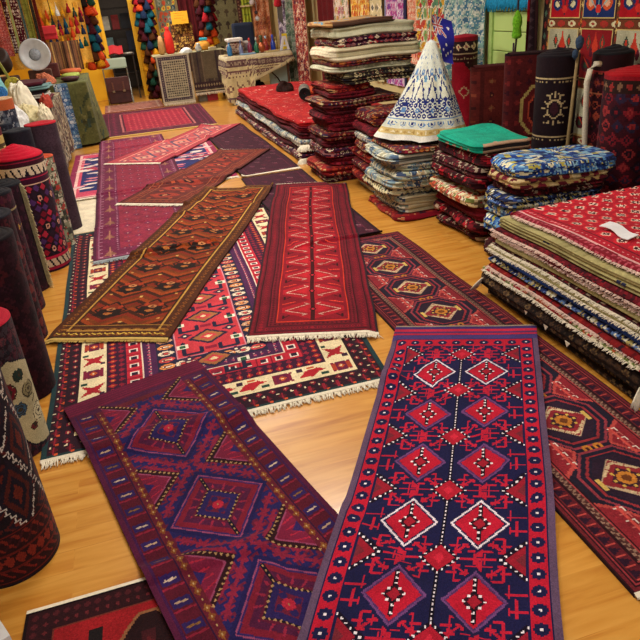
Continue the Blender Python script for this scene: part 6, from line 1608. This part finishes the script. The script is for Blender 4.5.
cr = MB().box((1.44, 13.15, .07), (.16, .25, .14), bev=.01).build('grey_crate', mat('crate_grey', '#7a7468', .5)); tag(cr, 'grey box on the floor beside the red box', 'box')
table('display_counter', 1.82, 2.97, 11.95, 12.7, .79, wood, 'counter under the fringed paisley cloth')
P = Pat(3.4, .9, .012, '#b9ab80'); 
P.rect(0, .0, 3.4, .05, '#c9c0a0'); P.rect(0, .07, 3.4, .18, '#5c4444'); [P.flower(.03 + k * .07, .125, .035, '#8a7a68', '#4a3434', 5) for k in range(49)]; P.rect(0, .20, 3.4, .215, '#6a4c44'); P.rect(0, .24, 3.4, .3, '#6a4c48'); [P.dia(.02 + k * .045, .27, .015, .02, '#b0a080') for k in range(76)]; [P.poly([(k * .06, .31), (k * .06 + .05, .31), (k * .06 + .025, .37)], '#5c3f3c') for k in range(57)]
for k in range(17): P.line(.05 + k * .2, .42, .12 + k * .2, .6, .03, '#7a6450'); P.dia(.14 + k * .2, .52, .05, .07, '#6a4c44'); P.dia(.14 + k * .2, .52, .025, .04, '#b9ab80')
P.rect(0, .66, 3.4, .8, '#5e484a'); [P.dia(.03 + k * .06, .73, .025, .04, '#a89a78') for k in range(57)]; P.mottle(.08, 4)
def hem2(x, y):
    if y < 11.97: 
        t = np.clip((x - 2.16) / .12, 0, 1); return float(.04 * (1 - t) + t * (.42 + .28 * np.clip((x - 2.2) / .8, 0, 1) ** 1.3))
    if x < 1.84: return float(.04 + .5 * np.clip((y - 11.95) / .7, 0, 1))
    return .62
c2, bt2, nn2 = cloth_over(1.82, 2.97, 11.95, 12.7, .795, hem2, P, 'fringed_tablecloth', 'beige paisley tablecloth with fringe, swagged up at its right side', ripple=.035, seed=12, res=.02)
k0 = int(1.2 / .02); 
idx = [i for i in range(len(bt2)) if bt2[i][1] < 12.0 and 1.8 < bt2[i][0] < 3.04]; idx.sort(key=lambda i: bt2[i][0])
fringe(c2, bt2[idx] + [0, 0, .005], [[0, -.2, -1]] * len(idx), .06, 260, mat('beige_yarn', '#c2b48c', .9, .15, 80), r=.005, seed=7)
# things stored below it
b_ = MB().box((2.80, 12.3, .32), (.36, .05, .58), bev=.004).build('blue_board', mat('pale_blue_board', '#a0c0c4', .5, .05)); tag(b_, 'pale blue board leaning under the paisley covered counter', 'board'); b_.rotation_euler = (0, 0, 0)
crumple((2.36, 12.3, .002), .17, .2, .34, ct('black_bag', '#201c1e', .3), 'black_sack', 'black sack under the paisley covered counter', 'bag', 21)
cb = MB().tube([(2.5, 12.10, .45), (2.62, 12.06, .47), (2.72, 12.07, .36), (2.80, 12.09, .22), (2.83, 12.1, .015)], .012, 6).build('cable', TC['black'], smooth=True); tag(cb, 'thick black cable curving under the swagged tablecloth', 'cable')

# ---- goods on the far tables
zt1, zt2 = .877, .808
sk = MB().lathe([(.055, 0), (.085, .04), (.08, .22), (.06, .36), (.03, .42), (.045, .46), (0, .465)], (1.0, 13.32, zt1), 18).build('red_sack', mat('sack_scarlet', '#d8281c', .8, .1, 20), smooth=True); tag(sk, 'tall scarlet cloth sack standing on the far table', 'bag')
sk = MB().lathe([(.04, 0), (.06, .05), (.055, .2), (.035, .3), (0, .33)], (.845, 13.3, zt1), 14).build('tan_sack', mat('sack_tan', '#b88a54', .8, .15, 20), smooth=True); tag(sk, 'small tan sack left of the scarlet sack', 'bag')
crumple((1.26, 13.2, zt1), .11, .09, .09, ct('white_cotton', '#cfcfcc', .06), 'folded_napkins', 'small white cloth heap on the far table', 'cloth', 31)
sg = empty('price_sign', (1.38, 14.5, 1.34)); tag(sg, 'orange-yellow card sign with faint red writing above the far table', 'sign')
MB().box((0, 0, .12), (.33, .008, .23)).build('card', mat('sign_yellow', '#e8a81c', .6, .04, 8), sg)
mk = mat('sign_ink', '#c86a1c', .6)
for j, (w_, x_) in enumerate(((.20, -.01), (.22, 0), (.18, -.02), (.10, .08))):
    for q in range(int(w_ / .03)): MB().tube([(x_ - w_ / 2 + q * .03, -.006, .20 - j * .045), (x_ - w_ / 2 + q * .03 + .012, -.006, .21 - j * .045), (x_ - w_ / 2 + q * .03 + .02, -.006, .195 - j * .045)], .003, 4).build('writing', mk, sg)
MB().tube([(0, .006, .23), (0, .006, 1.4)], .003, 4).build('hanging_wire', TC['black'], sg)
P = pat_allover(.5, .7, .012, '#5c3a24', ['#c9a050', '#8a5a30', '#3a2418'], 150, .06, 2)
hanging(P, 1.18, 14.7, 1.62, 14.7, 1.36, .75, 'brown and gold brocade hanging under the yellow sign', 'cloth', folds=.02, nf=2, seed=33, name='hanging_cloth')
P = pat_allover(.45, 1.2, .012, '#6a6a58', ['#b0482c', '#2c3c4a', '#c9a83c', '#4a5a44', '#8a8a78'], 151, .1, 2)
hanging(P, .98, 14.9, 1.36, 14.9, 2.3, 1.1, 'panel of coloured trinkets hanging left of the yellow sign', 'textile', folds=.02, nf=2, seed=34, name='hanging_textile')
P = Pat(.6, 2.1, .015, '#5c1c20'); [P.rect(k * .1, 0, k * .1 + .03, 2.1, '#4a1418') for k in range(6)]; P.mottle(.1, 5)
hanging(P, 1.42, 14.98, 1.95, 14.98, 2.35, .4, 'dark red curtain behind the orange tassel garland', 'curtain', folds=.05, nf=4, seed=35, name='hanging_curtain')
yp = MB().box((2.0, 15.0, 1.2), (.10, .1, 2.4)).build('yellow_post', mat('yellow_trim', '#efb820')); tag(yp, 'bright yellow post between the dark red curtain and the kilim', 'post')
P = Pat(.66, 1.6, .012, '#6a6448'); P.frame(0, .02, '#4a3c30')
for k in range(7):
    y = .12 + k * .22
    for x in (.14, .33, .52): P.poly([(x - .06, y), (x - .02, y - .06), (x + .02, y - .06), (x + .06, y), (x + .02, y + .015), (x + .02, y + .08), (x - .02, y + .08), (x - .02, y + .015)], ('#3a3028', '#4c4030')[k % 2])
P.rect(.58, 0, .66, 1.6, '#4a2c28'); [P.rect(.60, k * .06, .64, k * .06 + .03, '#7a5a48') for k in range(27)]; P.mottle(.12, 5)
hanging(P, 2.10, 15.02, 2.74, 15.02, 2.3, .6, 'olive kilim with dark bird motifs hanging on the back wall', name='hanging_rug', seed=36)
P = pat_allover(.2, 1.6, .012, '#a8b03c', ['#c2c460', '#7a8a34', '#5c6c34'], 152, .2, 3)
hanging(P, 2.76, 15.04, 2.93, 15.04, 2.3, .7, 'lime green scarf hanging right of the olive kilim', 'scarf', folds=.03, nf=2, seed=37, name='hanging_scarf')
pf = MB().lathe([(.12, 0), (.15, .04), (.15, .09), (.12, .14), (0, .16)], (1.62, 13.45, zt1), 22).build('round_pouf', mat('pouf_orange', '#c98a2c', .8, .2, 14), smooth=True); tag(pf, 'mustard orange round pouf on the far table', 'cushion')
pf = MB().box((1.66, 13.48, zt1 + .19), (.14, .14, .05), bev=.015).build('turquoise_cloth', mat('turquoise_silk', '#1c9ab4', .7, .1, 20)); tag(pf, 'folded turquoise cloth lying on the mustard pouf', 'cloth')
jr = MB().lathe([(.04, 0), (.06, .03), (.06, .07), (.04, .11), (.045, .13), (.02, .15), (0, .155)], (1.50, 13.1, zt1), 18).build('glass_jar', mat('clear_glass', '#c8d0d4', .15, .03, 10, .5, 0, 0, .5), smooth=True); tag(jr, 'pale glass jar before the mustard pouf', 'jar')
bx = MB().box((1.75, 13.05, zt1 + .03), (.14, .12, .06), bev=.008).build('card_box', mat('card_tan', '#a89c7c', .7)); tag(bx, 'small tan box at the right end of the far table', 'box')
def bottle(x, y, z, s, col, name, label, capc='#d8d8d8', trans=.4, prof=None, r_=.2):
    b = empty(name, (x, y, z)); tag(b, label, 'bottle')
    MB().lathe(prof or [(.034 * s, 0), (.036 * s, .01 * s), (.036 * s, .10 * s), (.02 * s, .13 * s), (.012 * s, .15 * s), (.012 * s, .17 * s)], (0, 0, 0), 16).build('glass_body', mat('glass_' + col[1:], col, r_, .08, 12, .5, 0, 0, trans), b, True)
    MB().lathe([(.016 * s, .17 * s), (.016 * s, .20 * s), (.006 * s, .215 * s), (0, .216 * s)], (0, 0, 0), 12).build('stopper', mat('cap_' + capc[1:], capc, .4), b, True); return b
bottle(1.92, 12.12, zt2, 1.25, '#3c8ac0', 'spray_bottle', 'turquoise blue spray bottle with white nozzle on the counter corner', '#e0e0e0')
wb = empty('woven_box', (2.06, 12.38, zt2)); tag(wb, 'woven box cushion with fluffy white top on the counter', 'cushion')
P = pat_allover(.9, .24, .01, '#a8907c', ['#7a3a34', '#c2b49a', '#5c4038'], 153, .05, 1)
bundle(P, -.15, .15, -.14, .14, .0, .21, None, None, name='woven_side', seed=700, parent=wb, cat=None, lobes=1, ns=.02, corner=.03, sag=0); bundle(Pat(1, 1, .05, '#d8d2c8'), -.155, .155, -.145, .145, .21, .06, None, None, name='fleece_top', seed=701, parent=wb, cat=None, lobes=1, ns=.02, corner=.04, sag=0)
nc = empty('navy_chair', (2.42, 13.35, 0)); tag(nc, 'navy upholstered chair back rising behind the counter', 'chair')
nv = mat('navy_fabric', '#1c2840', .85, .15, 30)
MB().box((0, 0, 1.03), (.42, .09, .52), bev=.05).build('backrest', nv, nc); MB().box((0, .22, .46), (.44, .44, .1), bev=.03).build('seat', nv, nc)
for sx in (-.18, .18):
    for sy in (.05, .4): MB().tube([(sx, sy, 0), (sx, sy, .42)], .014, 6).build('leg', steel, nc)
bottle(2.13, 12.15, zt2, 1.1, '#8a94b8', 'glass_bottle', 'squat violet-grey glass bottle beside the woven box', '#5c6488')
bottle(2.42, 12.2, zt2, 1.2, '#2c7a54', 'glass_bottle', 'green glass bottle left of the copper jug', '#c8c8c0')
bottle(2.62, 12.32, zt2, 1.2, '#c83c44', 'glass_bottle', 'red and clear glass bottle right of the copper jug', '#a8c4d8')
bottle(2.74, 12.28, zt2, 1.25, '#1c44c0', 'glass_bottle', 'bright cobalt blue bottle with pointed stopper', '#2c50c8')
bottle(2.34, 12.42, zt2, 1.15, '#b04868', 'glass_bottle', 'pink glass bottle behind the green one', '#d83c34')
bottle(2.84, 12.45, zt2, 1.0, '#b89c54', 'glass_bottle', 'small amber bottle beside the cobalt blue bottle', '#8a7a4c')
jg = empty('copper_jug', (2.50, 12.12, zt2)); tag(jg, 'copper jug with dark green neck in the middle of the counter', 'jug')
MB().lathe([(.035, 0), (.03, .015), (.055, .05), (.062, .09), (.05, .13), (.03, .15), (.028, .17)], (0, 0, 0), 20).build('bowl', mat('copper_metal', '#a85a34', .35, .15, 14, .5, .6), jg, True)
MB().lathe([(.028, .17), (.024, .2), (.03, .26), (.034, .28), (0, .281)], (0, 0, 0), 16).build('neck', mat('green_bronze', '#4a5a3c', .4, .2, 14, .5, .4), jg, True)
MB().tube([(.028, 0, .25), (.07, 0, .22), (.075, 0, .14), (.058, 0, .10)], .007, 6).build('handle', mat('copper_metal', '#a85a34'), jg)
pfm = empty('framed_picture', (2.28, 12.52, zt2)); tag(pfm, 'small white framed picture standing at the back of the counter', 'picture'); 
MB().box((0, 0, .10), (.19, .02, .2), bev=.004).build('frame', mat('frame_white', '#d8d4cc', .5), pfm); MB().box((0, -.012, .10), (.13, .008, .13)).build('picture', mat('picture_grey', '#8a8488', .6, .5, 20), pfm)
ty = MB().box((2.22, 12.03, zt2 + .01), (.26, .14, .02), bev=.004).build('blue_tray', mat('tray_blue', '#7a9cb8', .4)); tag(ty, 'flat pale blue tray at the front of the counter', 'tray')
bk = MB().box((2.66, 12.05, zt2 + .012), (.24, .12, .022), rz=.1, bev=.003).build('tan_booklet', mat('booklet_tan', '#b8a674', .6)); tag(bk, 'tan booklet lying at the front of the counter', 'book')
la = empty('letter_ornament', (2.92, 12.15, zt2)); tag(la, 'white wooden letter A standing on the right of the counter', 'ornament')
wp = mat('white_wood', '#d0d2d4', .5, .03)
MB().prism([(-.09, 0), (-.05, 0), (.0, .19), (.05, 0), (.09, 0), (.03, .23), (-.03, .23)], .03, Matrix.Rotation(PI / 2, 4, 'X')).build('letter_body', wp, la); MB().box((0, -.015, .075), (.08, .028, .025)).build('crossbar', wp, la)
yc = MB().box((2.99, 12.38, zt2 + .13), (.09, .03, .26), bev=.004).build('yellow_card', mat('card_yellow', '#e0c41c', .5)); tag(yc, 'yellow card block leaning behind the letter A', 'card'); 
# pale ornaments hanging on the cream wall
for i, (x_, z_, s_, cc, lb) in enumerate(((2.97, 1.62, .06, '#d8c8cc', 'pale pink puff hanging on the cream wall'), (3.04, 1.30, .05, '#d4d4d8', 'white puff hanging low on the cream wall'), (3.02, 1.42, .04, '#3a3034', 'dark bead cluster hanging between the white puffs'))):
    o = MB().lathe([(0, -s_), (s_ * .7, -s_ * .7), (s_, 0), (s_ * .7, s_ * .7), (.004, s_), (.004, .6), (0, .6)], (x_, 14.9 - .04 * i, z_), 14).build('hanging_ornament', mat('puff' + str(i), cc, .9, .1, 30), smooth=True); tag(o, lb, 'ornament')
sh_ = empty('wall_bracket', (2.98, 15.0, 1.12)); tag(sh_, 'brown triangular bracket shelf on the cream wall', 'shelf')
MB().prism([(0, 0), (0, .42), (-.24, .42)], .06, Matrix.Translation((0, .1, 0)) @ Matrix.Rotation(PI / 2, 4, 'X')).build('bracket', mat('bracket_brown', '#7a5c3c', .6), sh_); MB().box((-.12, .05, .44), (.28, .22, .03), bev=.004).build('shelf_board', mat('shelf_cream', '#cdb88a', .6), sh_)

# ------------------------------------------------------------------ odds and ends on the long low pile
P = pat_allover(.8, .6, .012, '#77746c', ['#5c5a56', '#8f8c84', '#3a3838'], 160, .07, 3)
gr = roll(P, (0, 0), .075, .46, 'small grey roll lying on the long low red pile', None, top='#1c1a1c', seed=61, cap=-.03, turns=2, name='rolled_mat')
gr.matrix_world = Matrix.Translation((2.34, 8.85, zlong + .105)) @ Matrix.Rotation(-.25, 4, 'Z') @ Matrix.Rotation(PI / 2, 4, 'X')
bundle(Pat(1, 1, .05, '#c2502c'), 2.45, 2.9, 9.0, 9.5, zlong + .016, .05, 'orange folded cloth on the far part of the long low pile', None, name='folded_cloth', seed=710, cat='cloth', ns=.03, sag=.0)
crumple((2.3, 9.85, zlong + .01), .13, .2, .12, ct('dark_leather_heap', '#2c1c1a', .3), 'leather_bag', 'dark brown bag slumped on the long low pile', 'bag', 41)
# ------------------------------------------------------------------ light
def area(name, loc, size, power, rot=(0, 0, 0), col=(1, .94, .84)):
    d = bpy.data.lights.new(name, 'AREA'); d.shape = 'RECTANGLE'; d.size, d.size_y = size; d.energy = power; d.color = col
    o = bpy.data.objects.new(name, d); o.location = loc; o.rotation_euler = rot; COL.objects.link(o); return o
for i, y in enumerate((1.2, 4.2, 7.2, 10.2, 13.2)):
    area('ceiling_lamp', (.7, y, HC - .03), (1.5, .5), (42, 84, 92, 98, 108)[i])
area('window_daylight', (.6, -2.0, 1.7), (4.0, 1.9), 22, (PI / 2, 0, 0), (.9, .95, 1.0))
area('store_lamp', (.16, 16.4, 2.3), (.4, .4), 10)
wd = bpy.data.worlds.new('daylight'); SC.world = wd; wd.use_nodes = True
bg = wd.node_tree.nodes['Background']; bg.inputs['Color'].default_value = (.75, .85, 1, 1); bg.inputs['Strength'].default_value = .6

# ------------------------------------------------------------------ camera
cd = bpy.data.cameras.new('camera'); cam = bpy.data.objects.new('camera', cd); COL.objects.link(cam)
cd.sensor_fit = 'HORIZONTAL'; cd.sensor_width = 36; cd.lens = 642.43 / 640 * 36; cd.clip_start = .02
yaw, pitch, rollc = math.radians(14.4), .464024, -.0897243
Fw = Vector((math.sin(yaw) * math.cos(pitch), math.cos(yaw) * math.cos(pitch), -math.sin(pitch)))
Rt = Vector((math.cos(yaw), -math.sin(yaw), 0)); Up = Rt.cross(Fw)
R2 = Rt * math.cos(rollc) + Up * math.sin(rollc); U2 = -Rt * math.sin(rollc) + Up * math.cos(rollc)
M = Matrix((R2, U2, -Fw)).transposed().to_4x4(); M.translation = (0, 0, 1.6)
cam.matrix_world = M
SC.camera = cam
vs = SC.view_settings
SC.display_settings.display_device = 'sRGB'
vs.view_transform = 'Standard'; vs.look = 'None'; vs.gamma = 1.0; vs.exposure = -0.12; vs.use_curve_mapping = False
